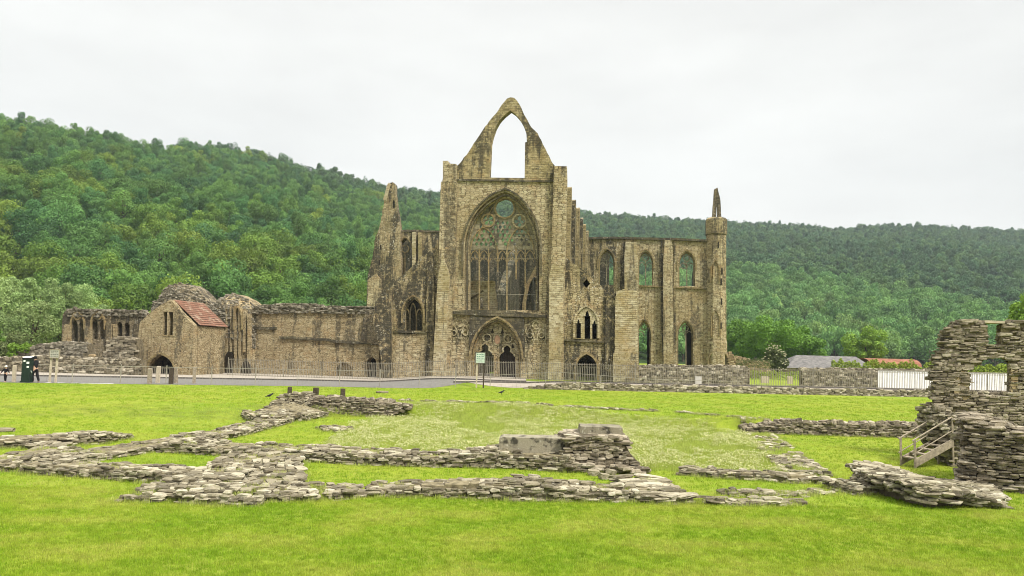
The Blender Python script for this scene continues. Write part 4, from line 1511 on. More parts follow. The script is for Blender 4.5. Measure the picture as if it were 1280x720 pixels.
KERB = [(-90, 50), (-36, 57.9), (-17, 62.6), (-9, 63.0), (0, 62.2), (12, 62.6), (33, 64.2), (90, 68)]


def strip(name, xs_, ylo, yhi, mat, lift, ny=8):
    mb = MB()
    vs = []
    for j in range(ny + 1):
        for x in xs_:
            a, b = ylo(x), yhi(x)
            y = a + (b - a) * j / ny
            vs.append((x, y, G(x, y) + lift))
    n = len(xs_)
    mb.add(vs, [(j * n + i, j * n + i + 1, (j + 1) * n + i + 1, (j + 1) * n + i) for j in range(ny) for i in range(n - 1)])
    o = mb.build(name, mat)
    o['kind'] = 'structure'
    return o


xs_ = grid_axis([(-80, -40, 3), (-40, -8, .7), (-8, -1.2, .2)])
strip('road', xs_, lambda x: interp(EDGE, x) + .05 + (interp(KERB, x) - interp(EDGE, x) - .2) * sst(-6.5, -1.2, x), lambda x: interp(KERB, x) - .02, M['asphalt'], .012, 14)
xs2 = grid_axis([(-80, -40, 3), (-40, 1.4, .7)])
o = strip('pavement', xs2, lambda x: interp(KERB, x) + .12, lambda x: interp(KERB, x) + 16, M['pave'], .12, 16)
xs3 = grid_axis([(-4.5, 46, .5)])
strip('pavement', xs3, lambda x: interp(EDGE, x) + .62 + (interp(KERB, x) - interp(EDGE, x)) * .55 * sst(.5, -4.5, x), lambda x: interp(EDGE, x) + 4.6, M['pave'], .02, 8)
mb = MB()
for a, b in zip(xs2, xs2[1:]):
    ya, yb = interp(KERB, a), interp(KERB, b)
    za, zb_ = G(a, ya), G(b, yb)
    mb.add([(a, ya, za - .05), (b, yb, zb_ - .05), (b, yb, zb_ + .125), (a, ya, za + .125), (a, ya + .14, za + .125), (b, yb + .14, zb_ + .125)], [(0, 1, 2, 3), (3, 2, 5, 4)])
o = mb.build('kerb', M['kerb'])
o['kind'] = 'structure'
# a second pale kerb line beside the right hand pavement
mb = MB()
for a, b in zip(xs3, xs3[1:]):
    ya, yb = interp(EDGE, a) + 3.0, interp(EDGE, b) + 3.0
    za, zb_ = G(a, ya) + .02, G(b, yb) + .02
    mb.add([(a, ya, za), (b, yb, zb_), (b, yb, zb_ + .12), (a, ya, za + .12), (a, ya + .2, za + .12), (b, yb + .2, zb_ + .12), (a, ya + .2, za), (b, yb + .2, zb_)], [(0, 1, 2, 3), (3, 2, 5, 4), (4, 5, 7, 6)])
o = mb.build('kerb', M['kerb'])
o['kind'] = 'structure'
mb = MB()
for px0, px1 in ((68, 74), (81, 90), (98, 106), (109, 116), (117, 150)):
    a, b = wp(px0, 49.6 + (px0 - 68) * .012), wp(px1, 49.6 + (px1 - 68) * .012)
    a = (a[0], interp(EDGE, a[0]) + .2)
    b = (b[0], interp(EDGE, b[0]) + .2)
    mb.add([(a[0], a[1], G(*a) + .02), (b[0], b[1], G(*b) + .02), (b[0], b[1] + .3, G(*b) + .02), (a[0], a[1] + .3, G(*a) + .02)], [(0, 1, 2, 3)])
o = mb.build('road_marking', M['white'])
o['kind'] = 'structure'


# ================================================================== foundations on the lawn
TOPG = []


def fnd(name, label, pts, width, hts, seed, mat='st_fore', lw=(.12, .40), hh=(.035, .085), patchy=0.0, back=True, z0=None, cat='wall foundation', group='low stone foundations on the lawn', flat=.35):
    """broken foundation wall; pts are ground points (x,y) of the near edge (back=True) or of the middle"""
    r_ = random.Random(seed)
    mb = MB()
    P = [Vector((p[0], p[1])) for p in pts]
    seg = []
    tot = 0
    for a, b in zip(P, P[1:]):
        seg.append((a, b, tot, (b - a).length))
        tot += (b - a).length
    hts = hts if hasattr(hts, '__len__') else [hts, hts]

    def hgt(t):
        k = t * (len(hts) - 1)
        i = min(int(k), len(hts) - 2)
        base = hts[i] + (hts[i + 1] - hts[i]) * (k - i)
        return base
    strip_v = []
    for a, b, s0, L in seg:
        d = (b - a) / L
        q = Vector((-d.y, d.x))
        if q.y < 0:
            q = -q
        yaw = math.atan2(d.y, d.x)
        n = max(1, int(L / .17))
        nw_ = max(1, int(round(width / .19)))
        for i in range(n):
            t = (s0 + L * (i + .5) / n) / tot
            nz = mnoise.noise(Vector((t * tot * .7, seed * 3.1, 0)))
            H = hgt(t) * (.74 + .3 * nz)
            for w in range(nw_):
                ww_ = (w + .5) / nw_
                off = ww_ * width - (0 if back else width / 2)
                edge = w == 0 or w == nw_ - 1 or i == 0 or i == n - 1
                c = a + d * (L * (i + .5) / n) + q * off
                zg = (G(c.x, c.y) if z0 is None else z0)
                hl = H * (1 - (.12 if edge else 0)) * r_.uniform(.72, 1.12)
                gn = mnoise.noise(Vector((c.x * .8, c.y * .8, 40 + seed)))
                if not edge and gn > -.02 and r_.random() < .75:
                    TOPG.append((c.x - .06, c.y + .06, zg + H * .74))
                    TOPG.append((c.x, c.y, zg + H * .74))
                    TOPG.append((c.x + .08, c.y - .08, zg + H * .74))
                    continue
                if patchy and mnoise.noise(Vector((c.x * .9, c.y * .9, seed))) < patchy:
                    continue
                z = zg - .06 if edge else zg + max(-.06, hl - .16)
                while z < zg + hl:
                    h = r_.uniform(*hh)
                    l = r_.uniform(*lw)
                    wd = r_.uniform(.12, .30)
                    last = z + h >= zg + hl
                    jj = 1.0 if last else .35
                    stone(mb, c.x + r_.uniform(-.06, .06), c.y + r_.uniform(-.045, .045), z + h / 2, l, wd, h * 1.1, yaw + r_.uniform(-.35, .35) * jj, r_.uniform(-.10, .10) * jj, r_.uniform(-.10, .10) * jj, 0, r_)
                    z += h * .96
        # earth and mortar core
        k = max(1, int(L / .5))
        for i in range(k):
            c0, c1 = a + d * (L * i / k), a + d * (L * (i + 1) / k)
            o0 = .07 * width - (0 if back else width / 2)
            o1 = .93 * width - (0 if back else width / 2)
            t = (s0 + L * (i + .5) / k) / tot
            hc = hgt(t) * .68
            if patchy:
                continue
            vv = []
            for zz in (-.2, hc):
                for cc, oo in ((c0, o0), (c1, o0), (c1, o1), (c0, o1)):
                    w_ = cc + q * oo
                    vv.append((w_.x, w_.y, (G(w_.x, w_.y) if z0 is None else z0) + zz))
            mb.add(vv, [(4, 5, 6, 7), (0, 1, 5, 4), (1, 2, 6, 5), (2, 3, 7, 6), (3, 0, 4, 7)], 1)
    o = mb.build(name, [M[mat], M['earth']])
    return tag(o, label, cat, group)


def g2(*pp):
    return [gp(a, b)[:2] for a, b in pp]


FN = 'foundation_wall'
fnd(FN, 'low broken stone footing at far left, the nearer of the two leading to the lawn edge', g2((-40, 590), (20, 573), (60, 564), (93, 559)), 1.0, [.3, .3, .25, .12], 1)
fnd(FN, 'low stone footing at far left tapering to a point on the grass below the bank', g2((-30, 563), (40, 560), (92, 558), (130, 555.5), (168, 547)), 1.3, [.35, .4, .42, .4, .15], 2)
fnd(FN, 'straight faced stone footing ending in a square left corner, nearest at left', g2((23, 592), (70, 595), (110, 598), (165, 603), (215, 606)), .95, [.36, .34, .36, .4, .35], 3)
fnd(FN, 'long narrow stone footing running diagonally away to the far retaining wall', g2((70, 580), (130, 571), (200, 559), (262, 549), (300, 541), (345, 529), (374, 519)), 1.2, [.25, .28, .3, .26, .3, .34, .3], 4, back=False)
fnd(FN, 'ragged stone heap at the far end of the diagonal footing', g2((312, 527), (345, 526), (380, 520)), 2.6, [.35, .5, .3], 5, back=False)
fnd(FN, 'stepped stone pier where the diagonal footing meets the far retaining wall', g2((352, 518), (384, 519)), 2.6, [.55, .62], 6, back=False)
BW = Frame(*gp(440, 521)[:2], 0)
rub_wall(FN, 'far dark retaining wall of small stones along the back of the lawn hollow', [(383, 526), (383, 500), (392, 498), (430, 499.5), (470, 501.5), (492, 503), (514, 506), (500, 515), (484, 526)], 0, BW, .6, [M['core'], M['st_dark']], 107, 'wall foundation', (.14, .36), (.05, .11), 'low stone foundations on the lawn')
fnd(FN, 'long stone footing crossing the lawn left of the square pedestal block', g2((196, 566), (245, 568.5), (293, 572), (378, 577), (440, 580.5), (505, 583), (580, 584), (650, 586), (712, 590)), 1.5, [.36, .36, .38, .4, .42, .38, .46, .62, .66], 8)
fnd(FN, 'tumbled cobble ridge joining the long footing to the corner rubble', g2((318, 576), (296, 588), (275, 604)), 1.3, [.35, .38, .35], 9, back=False)
fnd(FN, 'knobbly mound of pale cobbles beside the grass gap in the corner rubble', g2((352, 577), (345, 590), (348, 606), (335, 622)), 1.2, [.36, .4, .34, .26], 10, back=False, lw=(.2, .5))
fnd(FN, 'wide spread of corner rubble nearest the camera, left of centre', g2((142, 627), (200, 629), (262, 632), (318, 634)), 1.7, [.12, .28, .34, .26], 11, patchy=-.32)
fnd(FN, 'upper tier of the corner rubble climbing to the square footing', g2((205, 612), (250, 618), (300, 620)), 1.1, [.36, .44, .36], 12, patchy=-.4)
fnd(FN, 'flat pale rubble tailing off right of the corner rubble', g2((330, 629), (372, 628), (420, 627)), 1.4, [.2, .3, .16], 13, patchy=-.22)
fnd(FN, 'long irregular front footing with a raised flat stone at its middle', g2((420, 626), (460, 622), (525, 622), (585, 624), (645, 627), (717, 627.5), (798, 629)), .95, [.16, .26, .4, .52, .46, .38, .34], 14)
fnd(FN, 'ruined slab topped platform at the right end of the front footing', g2((799, 629), (832, 631), (863, 630)), 2.7, [.26, .3, .26], 15, lw=(.4, .8), flat=.6)
fnd(FN, 'narrow footing edging the daisy patch right of the slab platform', g2((850, 593), (900, 597.5), (950, 601), (990, 605), (1020, 605)), .7, [.22, .24, .26, .3, .3], 16)
fnd(FN, 'worn flush line of stones slanting up the right side of the daisy patch', g2((1010, 595), (985, 575), (965, 556), (940, 537)), 1.3, [.12, .1, .09, .06], 17, back=False, patchy=-.1)
fnd(FN, 'thin nearly buried line of stones right of the slab platform', g2((885, 632), (925, 633.5), (965, 634), (1006, 633)), .6, [.16, .1, .13, .08], 18, patchy=-.35)
fnd(FN, 'second nearly buried line of stones behind the first, right of the platform', g2((900, 622), (940, 621), (1000, 622), (1040, 619)), .5, [.14, .12, .06, .05], 19, patchy=-.3)
BW2 = Frame(*gp(1040, 545)[:2], 1)
rub_wall(FN, 'far long dark wall of small stones along the back of the right hand lawn', [(926, 549), (930, 536), (950, 532.5), (985, 527.5), (1000, 528.5), (1060, 530), (1110, 531), (1158, 532), (1160, 549)], 0, BW2, .6, [M['core'], M['st_dark']], 120, 'wall foundation', (.14, .36), (.05, .11), 'low stone foundations on the lawn')
fnd(FN, 'faint stone edging at the back left of the daisy patch', g2((395, 536), (420, 541), (440, 539)), .8, [.12, .2, .14], 21, patchy=-.2)
fnd(FN, 'faint broken stone line along the back edge of the daisy patch', g2((500, 514), (640, 517), (740, 524), (830, 528), (925, 536)), .5, [.14, .12, .10, .08, .06], 22, patchy=-.1, back=False)
fnd(FN, 'low stepped stones just left of the big slab pile', g2((1052, 610), (1072, 616), (1090, 620)), 1.1, [.2, .34, .2], 23, back=False)
fnd(FN, 'dark little kerb of stone joining the footing to the slab pile', g2((1020, 606), (1050, 608)), .4, [.2, .16], 24)
fnd(FN, 'short cobble heap at the left end of the long squared block', g2((604, 579), (632, 580)), 1.2, [.62, .7], 25)

# --- square pedestal block, long ashlar block, loose stones
mb = MB()
PB = Frame(*gp(752, 589)[:2], 2)
pl = PB.poly([(700, 592), (706, 570), (708, 549), (720, 545), (775, 546), (782, 556), (790, 570), (800, 580), (804, 592)], 0)
mb.slab(pl, [], .15, 1.9)
for q in range(3):
    face_stones(mb, [(a * (1 - .0 * q), b) for a, b in pl], [], .02 + .55 * q, (.14, .36), (.06, .12), .3, .03, 80 + q, 1)
r_ = random.Random(5)
for i in range(70):
    x = r_.uniform(pl[1][0], pl[-2][0] - .3)
    stone(mb, x, r_.uniform(.1, 1.8), interp(sorted(pl[2:8]), x) - .03, r_.uniform(.3, .7), r_.uniform(.25, .4), r_.uniform(.06, .12), r_.uniform(-.3, .3), r_.uniform(-.1, .1), r_.uniform(-.1, .1), 1, r_)
for i in range(40):
    stone(mb, r_.uniform(pl[0][0] + .2, pl[-1][0]), r_.uniform(-.3, .1), r_.uniform(-3.4, -3.2), r_.uniform(.25, .5), r_.uniform(.25, .4), r_.uniform(.1, .16), r_.uniform(-.3, .3), r_.uniform(-.1, .1), r_.uniform(-.1, .1), 1, r_)
tag(mb.build('stone_pedestal', [M['core'], M['st_dark']], frame=PB), 'squat dark square block of coursed stone beside the daisy patch', 'pier base')


def slabstone(name, label, pts, v0, v1, frame, mat, cat='stone'):
    mb = MB()
    pl = frame.poly(pts, v0)
    mb.slab(jag(pl + [pl[0]], .008, .2, 3)[:-1], [], v0, v1)
    o = mb.build(name, mat, frame=frame)
    bv = o.modifiers.new('bevel', 'BEVEL')
    bv.width = .03
    bv.segments = 2
    bv.limit_method = 'ANGLE'
    return tag(o, label, cat)


M['lich_block'] = stone_mat('lichen_block', [(.0, (.17, .155, .11)), (.5, (.235, .21, .15)), (1, (.31, .28, .205))], lich=.85, moss=.45, dark=.9)
slabstone('capping_slab', 'flat lichen covered capping slab lying on the square stone pedestal', [(724, 546), (726, 533), (778, 534.5), (779, 546)], .5, 1.5, PB, M['lich_block'])
slabstone('squared_block', 'long squared pale lichened block lying on the footing beside the pedestal', [(623, 572), (624, 548), (629, 546.5), (700, 548), (707, 550), (706, 575)], .35, 1.2, PB, M['lich_block'])
for i, (a, b, l) in enumerate(((742, 593.5, 'small pale loose stone on the grass in front of the pedestal, the left of three'), (755, 598, 'flat broken loose stone on the grass in front of the pedestal, middle of three'), (764, 594, 'small upright loose stone on the grass before the pedestal, right of three'))):
    mb = MB()
    p = gp(a, b)
    r_ = random.Random(i)
    stone(mb, p.x, p.y, p.z + .06, .34 - .05 * i, .25, .16 + .05 * (i == 2), .4 * i, .1, .1, 0, r_)
    tag(mb.build('loose_stone', M['st_fore']), l, 'stone', 'loose stones before the pedestal')
for a, b, l in ((4, 536, 'flat dark loose stone on the grass behind the left footings'), (386, 492.5, 'flat dark loose stone beside the short stumps'), (478, 491.5, 'thin dark stone lying flat on the far lawn')):
    mb = MB()
    p = gp(a, b, -3.3 if b > 500 else -2.85)
    stone(mb, p.x, p.y, G(p.x, p.y) + .06, .75, .4, .16, .1, 0, 0, 0, random.Random(3))
    tag(mb.build('loose_stone', M['st_dark']), l, 'stone')

# --- flat topped slab pile at the right
mb = MB()
r_ = random.Random(31)
corner = [gp(1085, 618), gp(1157, 638), gp(1250, 636), gp(1236, 612), gp(1130, 600), gp(1068, 604)]
poly2 = [(c.x, c.y) for c in corner]
xs_ = [p[0] for p in poly2]
ys_ = [p[1] for p in poly2]
cxm, cym = sum(xs_) / 6, sum(ys_) / 6
dirw = math.atan2(poly2[1][1] - poly2[0][1], poly2[1][0] - poly2[0][0])
for i in range(2600):
    x, y = r_.uniform(min(xs_), max(xs_)), r_.uniform(min(ys_), max(ys_))
    if not inside((x, y), poly2):
        continue
    tx = (x - poly2[1][0]) / (poly2[2][0] - poly2[1][0])
    H = .62 - .42 * sst(.1, 1.1, tx) + .05 * mnoise.noise(Vector((x * 1.3, y * 1.3, 2)))
    stone(mb, x, y, ZB + H * r_.uniform(.1, 1) ** .4 - .05, r_.uniform(.2, .6), r_.uniform(.15, .36), r_.uniform(.05, .11), -.25 + r_.uniform(-.35, .35), r_.uniform(-.14, .14), r_.uniform(-.14, .2), 0, r_)
mb.slab([(poly2[0][0] + .1, poly2[0][1] + .15)] + [(a + (cxm - a) * .12, b + (cym - b) * .12) for a, b in poly2[1:]], [], 0, 1, 1)
n0 = len(mb.v) - 12
for k in range(n0, len(mb.v)):
    x, _, z = mb.v[k]
    hi = k >= n0 + 6
    tx = (x - poly2[1][0]) / (poly2[2][0] - poly2[1][0])
    mb.v[k] = (x, z, ZB + (.42 - .34 * sst(.1, 1.1, tx)) if hi else ZB - .1)
tag(mb.build('slab_pile', [M['st_fore'], M['core']]), 'broad sloping pile of flat pale slabs at the foot of the right hand ruin', 'stone pile')

# --- tall ruined house wall at the right
RF = Frame(*dp(1225, 520, 26.6)[:2], 10)
ruin = empty('ruined_house_wall', 'tall dark slate rubble wall with a slit window and a broken square window at right', 'ruin', frame=RF)


def r2(pts, v=0):
    return RF.poly(pts, v)


ro = [(1162, 560), (1164, 510), (1163, 460)] + jag([(1165, 453), (1171, 444), (1173, 430), (1177, 422), (1182, 409), (1189, 405), (1199, 401.5), (1211, 398.5), (1222, 399), (1231, 400.5)], .7, 3, 81) + [(1234.5, 403.5), (1236, 431), (1252, 431.5), (1252, 404)] + jag([(1254, 402), (1265, 401), (1290, 401), (1330, 400)], .6, 3, 82) + [(1330, 560)]
rh = [(1213, 489), (1216, 479), (1216.5, 473), (1213, 465), (1218, 458.5), (1228, 457), (1232, 451), (1240, 446.5), (1252, 446.5), (1261, 451), (1263, 459), (1262.5, 491), (1240, 493), (1224, 492)]
mb = MB()
cs_ = [(a + (9 if a < 1200 else 0), b + 3) for a, b in ro]
mb.slab(r2(cs_), [r2([(1240 + (a - 1240) * 1.12, 470 + (b - 470) * 1.1) for a, b in rh])], .045, .40)
for q in range(3):
    face_stones(mb, r2(ro), [r2(rh)], -.02 + .16 * q, (.10, .44), (.035, .125), .2, .03, 83 + q, 1, .10)
for i in range(60):
    pass
ruin_w = mb.build('wall', [M['earth'], M['st_dark']], parent=ruin)
mb = MB()
mb.slab(r2([(1230.5, 403.6), (1230.5, 400.4), (1255, 401.4), (1255, 404.4)]), [], -.06, .5)
mb.build('lintel', M['wood_pale'], parent=ruin)
mb = MB()
mb.slab(r2(jag([(1263.2, 500), (1263.6, 459), (1272, 458), (1272, 500)], .3, 4, 3)), [], -.03, .1)
mb.slab(r2(jag([(1192, 500), (1194, 462), (1205, 458), (1211, 470), (1211, 500)], .5, 4, 3)), [], -.035, .05)
mb.build('plastered_patch', M['rubble_gold'], parent=ruin)
# lower mass in front: a battered dark wall
LF = Frame(*gp(1225, 612)[:2], 30)
mb = MB()
lf = [(1196, 622), (1197, 600), (1203, 560), (1205, 528), (1214, 526), (1240, 531), (1275, 545), (1340, 560), (1340, 660), (1250, 640)]
pl = LF.poly(lf, 0)
mb.slab([(cx_ + (a - cx_) * .8, b - .25) for cx_ in (sum(p[0] for p in pl) / len(pl),) for a, b in pl], [], .25, 2.6)
for q in range(8):
    face_stones(mb, pl, [], -.04 + .38 * q, (.12, .42), (.04, .10), .42, .05, 91 + q, 1)
r_ = random.Random(9)
zt_ = sorted([p for p in pl if p[1] > -2.9])
for i in range(260):
    x = r_.uniform(zt_[0][0], zt_[-1][0])
    stone(mb, x, r_.uniform(0, 3.1), interp(zt_, x) + r_.uniform(-.1, .08), r_.uniform(.25, .6), r_.uniform(.2, .45), r_.uniform(.06, .13), r_.uniform(-.5, .5), r_.uniform(-.12, .12), r_.uniform(-.12, .12), 1, r_)
tag(mb.build('stone_mass', [M['core'], M['st_dark']], frame=LF), 'thick dark stone wall stub standing in front of the tall ruin at the right edge', 'wall')
# ragged pale cross-section of wall beside the stairs
SF = Frame(*dp(1205, 560, 24.9)[:2], 14)
mb = MB()
sf = jag([(1163, 548), (1162, 535), (1161, 517), (1164, 510), (1172, 506)], .4, 4, 6) + jag([(1190, 513), (1205, 520), (1212, 530), (1222, 548), (1230, 575), (1236, 600)], .6, 4, 7) + [(1236, 612), (1190, 600), (1185, 580)]
pl = SF.poly(sf, 0)
for q in range(5):
    face_stones(mb, pl, [], -.05 + .32 * q, (.12, .34), (.06, .14), .38, .09, 192 + q, 1)
tag(mb.build('stone_mass', [M['core'], M['st_fore']], frame=SF), 'ragged pale broken wall end behind the wooden steps', 'wall')

# --- wooden staircase
st = empty('wooden_staircase', 'short grey wooden staircase with handrail climbing to the right hand ruin', 'staircase', loc=gp(1144, 585))
o0 = gp(1144, 585)
top_w = dp(1191, 558, o0.y + .55)
dx, dy, dz = top_w.x - o0.x, top_w.y - o0.y, top_w.z - o0.z
dirx = Vector((dx, dy, 0)).normalized()
wid = Vector((-dirx.y, dirx.x, 0)) * .55
for side in (0, 1):
    mb = MB()
    of = wid * side
    a, b = Vector((0, 0, .02)) + of, Vector((dx, dy, dz)) + of
    q = Vector((-dirx.y, dirx.x, 0)) * .025
    hgt_ = Vector((0, 0, .25))
    vs = []
    for p in (a, b):
        for s_ in (-1, 1):
            vs += [p + q * s_, p + q * s_ + hgt_]
    mb.add(vs, [(0, 1, 5, 4), (2, 6, 7, 3), (1, 3, 7, 5), (0, 4, 6, 2), (0, 2, 3, 1), (4, 5, 7, 6)])
    mb.build('stringer', M['wood'], parent=st)
    for t_, hh_ in ((.0, .92), (1.0, 1.02)):
        mb = MB()
        p = Vector((dx, dy, dz)) * t_ + of
        mb.box(p.x - .028, p.x + .028, p.y - .028, p.y + .028, p.z - (.02 if t_ == 0 else .9), p.z + hh_)
        mb.build('newel_post', M['wood'], parent=st)
    mb = MB()
    for hh_ in (.92, .47):
        mb.tube([Vector((-.1 * dirx.x, -.1 * dirx.y, hh_ - .05)) + of, Vector((dx, dy, dz + hh_ + .05)) + of], .024 if hh_ > .5 else .018, 6)
    mb.build('handrail', M['wood'], parent=st)
for i in range(5):
    t_ = (i + .5) / 5
    p = Vector((dx, dy, dz)) * t_
    mb = MB()
    c = [p - dirx * .13, p + dirx * .13]
    vs = [c[0], c[1], c[1] + wid, c[0] + wid]
    mb.add([v + Vector((0, 0, .2)) for v in vs] + [v + Vector((0, 0, .24)) for v in vs], [(0, 3, 2, 1), (4, 5, 6, 7), (0, 1, 5, 4), (1, 2, 6, 5), (2, 3, 7, 6), (3, 0, 4, 7)])
    mb.build('tread', M['wood'], parent=st)
# ================================================================== posts, signs, machine, people, birds
def post(px, py, D, h, r, mat, label, cat='post', group=None, name='wooden_post', square=True):
    X, Y = wp(px, D)
    z = G(X, Y)
    mb = MB()
    j = rnd.uniform(-.03, .03)
    if square:
        a = r
        vs = []
        for k, (zz, s_) in enumerate(((-.1, 1), (h * .96, .95), (h, .7))):
            vs += [(sx * a * s_ + j * zz, sy * a * s_, zz) for sx, sy in ((-1, -1), (1, -1), (1, 1), (-1, 1))]
        fs = [(8, 9, 10, 11), (3, 2, 1, 0)]
        for k in range(2):
            for q in range(4):
                fs.append((4 * k + q, 4 * k + (q + 1) % 4, 4 * k + 4 + (q + 1) % 4, 4 * k + 4 + q))
        mb.add(vs, fs)
    o = mb.build(name, M[mat])
    o.location = (X, Y, z)
    o.rotation_euler.z = rnd.uniform(-.4, .4)
    return tag(o, label, cat, group)


def on_lawn(px, py):
    """forward distance where the pixel meets the lawn"""
    d = ray(px, py)
    lo, hi = 5.0, 80.0
    for _ in range(50):
        m = (lo + hi) / 2
        s_ = m / d.y
        if d.z * s_ > G(d.x * s_, m):
            lo = m
        else:
            hi = m
    return lo


for px, py, h, r, mat, lab in ((194, 480, 1.08, .12, 'wood', 'dark square wooden post in front of the arched entrance, nearest it'), (204, 479, 1.2, .11, 'wood_pale', 'tall pale wooden post in front of the arched entrance'), (220.5, 480.2, 1.18, .13, 'wood_dark', 'thick dark wooden post with another close behind it'), (226.5, 479.4, 1.16, .10, 'wood', 'wooden post close behind the thick dark one'), (249, 479.6, 1.18, .11, 'wood', 'lone wooden post right of the arched entrance')):
    post(px, py, on_lawn(px, py), h, r, mat, lab, group='wooden posts on the lawn edge')
for px, py, lab in ((368, 493.2, 'short dark wooden stump on the lawn, left of three above the far footing'), (400.5, 494.2, 'short dark wooden stump on the lawn, middle of three above the far footing'), (434, 495.5, 'short dark wooden stump on the lawn, right of three above the far footing')):
    post(px, py, on_lawn(px, py), .45, .13, 'wood_dark', lab, group='short stumps on the lawn')
post(4, 477, 49.3, 1.15, .09, 'wood_dark', 'dark fence post at the far left edge of the lawn', name='fence_post')
post(26, 477.5, 49.6, 1.1, .09, 'wood_pale', 'pale wooden fence post between the child and the ticket machine', name='fence_post')


def board(px0, px1, py0, py1, D, label, mats, posts, lines=4, name='information_sign', foot=None):
    X, Y = wp((px0 + px1) / 2, D)
    zg = G(X, Y)
    o = empty(name, label, 'sign', loc=(X, Y, zg))
    z0 = dp((px0 + px1) / 2, py1, D).z - zg
    z1 = dp((px0 + px1) / 2, py0, D).z - zg
    w = (px1 - px0) / F * D
    mb = MB()
    mb.box(-w / 2, w / 2, -.04, .0, z0, z1)
    p = mb.build('panel', M[mats[0]], parent=o)
    mb = MB()
    n = lines
    for i in range(n):
        zz = z1 - (z1 - z0) * (i + .8) / (n + .6)
        x = -w * .42
        while x < w * .40:
            l = rnd.uniform(.05, .13)
            mb.box(x, min(x + l, w * .42), -.046, -.041, zz - .025, zz + .025)
            x += l + .04
    mb.build('lettering', M[mats[1]], parent=p)
    mb = MB()
    t_ = .05
    mb.box(-w / 2 - t_, w / 2 + t_, -.06, .02, z1 + .001, z1 + t_)
    mb.box(-w / 2 - t_, w / 2 + t_, -.06, .02, z0 - t_, z0 - .001)
    mb.box(-w / 2 - t_, -w / 2 - .001, -.06, .02, z0, z1)
    mb.box(w / 2 + .001, w / 2 + t_, -.06, .02, z0, z1)
    mb.build('frame', M[mats[2]], parent=o)
    for fx, mt, zt_ in posts:
        mb = MB()
        mb.box(w * fx - .055, w * fx + .055, .021, .12, -.15, z1 if zt_ is None else z0 + zt_)
        mb.build('post', M[mt], parent=o)
    return o


M['sign_grey'] = plain('sign_face', (.40, .385, .34), .6, .3, var=.08)
M['sign_ink'] = plain('sign_ink', (.12, .115, .10), .6, .3)
M['sign_green'] = plain('sign_green', (.45, .52, .44), .5, .35, var=.2)
M['sign_dgreen'] = plain('sign_dark_green', (.05, .14, .11), .5, .35)
board(68.5, 79.5, 437.5, 447, 50.0, 'grey information board on two pale posts beside the ticket machine', ('sign_grey', 'sign_ink', 'wood'), ((-.42, 'wood_pale', None), (.25, 'wood_pale', None)), 4)
board(597.5, 608.5, 441, 453.5, 58.0, 'pale green information board on two posts before the left portal door', ('sign_green', 'sign_dgreen', 'sign_ink'), ((-.36, 'wood_pale', None), (.42, 'wood_dark', None)), 4)
# hung over the left posts: a small notice plate by the roadside wall
tagp = MB()
u, z = RW.px(873, 477, -2.0)
tagp.box(u - .28, u + .28, -2.03, -1.98, z - .35, z + .45)
tag(tagp.build('notice_plate', M['sign_grey'], frame=RW), 'small blank pale plate fixed on the railing before the grey wall', 'notice')


def skin_mesh(name, chains, mat, parent, root=0, sub=2):
    """chains: list of [(point, radius), ...]; equal points are shared"""
    bm = bmesh.new()
    lay = bm.verts.layers.skin.verify()
    vd = {}

    def vert(p, r_):
        k = tuple(round(c, 4) for c in p)
        if k not in vd:
            v = bm.verts.new(p)
            v[lay].radius = (r_, r_)
            vd[k] = v
        return vd[k]
    for ch in chains:
        pv = None
        for p, r_ in ch:
            v = vert(p, r_)
            if pv is not None and bm.edges.get((pv, v)) is None:
                bm.edges.new((pv, v))
            pv = v
    bm.verts.ensure_lookup_table()
    bm.verts[root][lay].use_root = True
    me = bpy.data.meshes.new(name)
    bm.to_mesh(me)
    bm.free()
    o = bpy.data.objects.new(name, me)
    COL.objects.link(o)
    o.modifiers.new('skin', 'SKIN').use_smooth_shade = True
    s_ = o.modifiers.new('sub', 'SUBSURF')
    s_.levels = s_.render_levels = sub
    dg = bpy.context.evaluated_depsgraph_get()
    m2 = bpy.data.meshes.new_from_object(o.evaluated_get(dg))
    o.modifiers.clear()
    o.data = m2
    m2.materials.clear()
    m2.materials.append(M[mat])
    for p in m2.polygons:
        p.use_smooth = True
    o.parent = parent
    return o


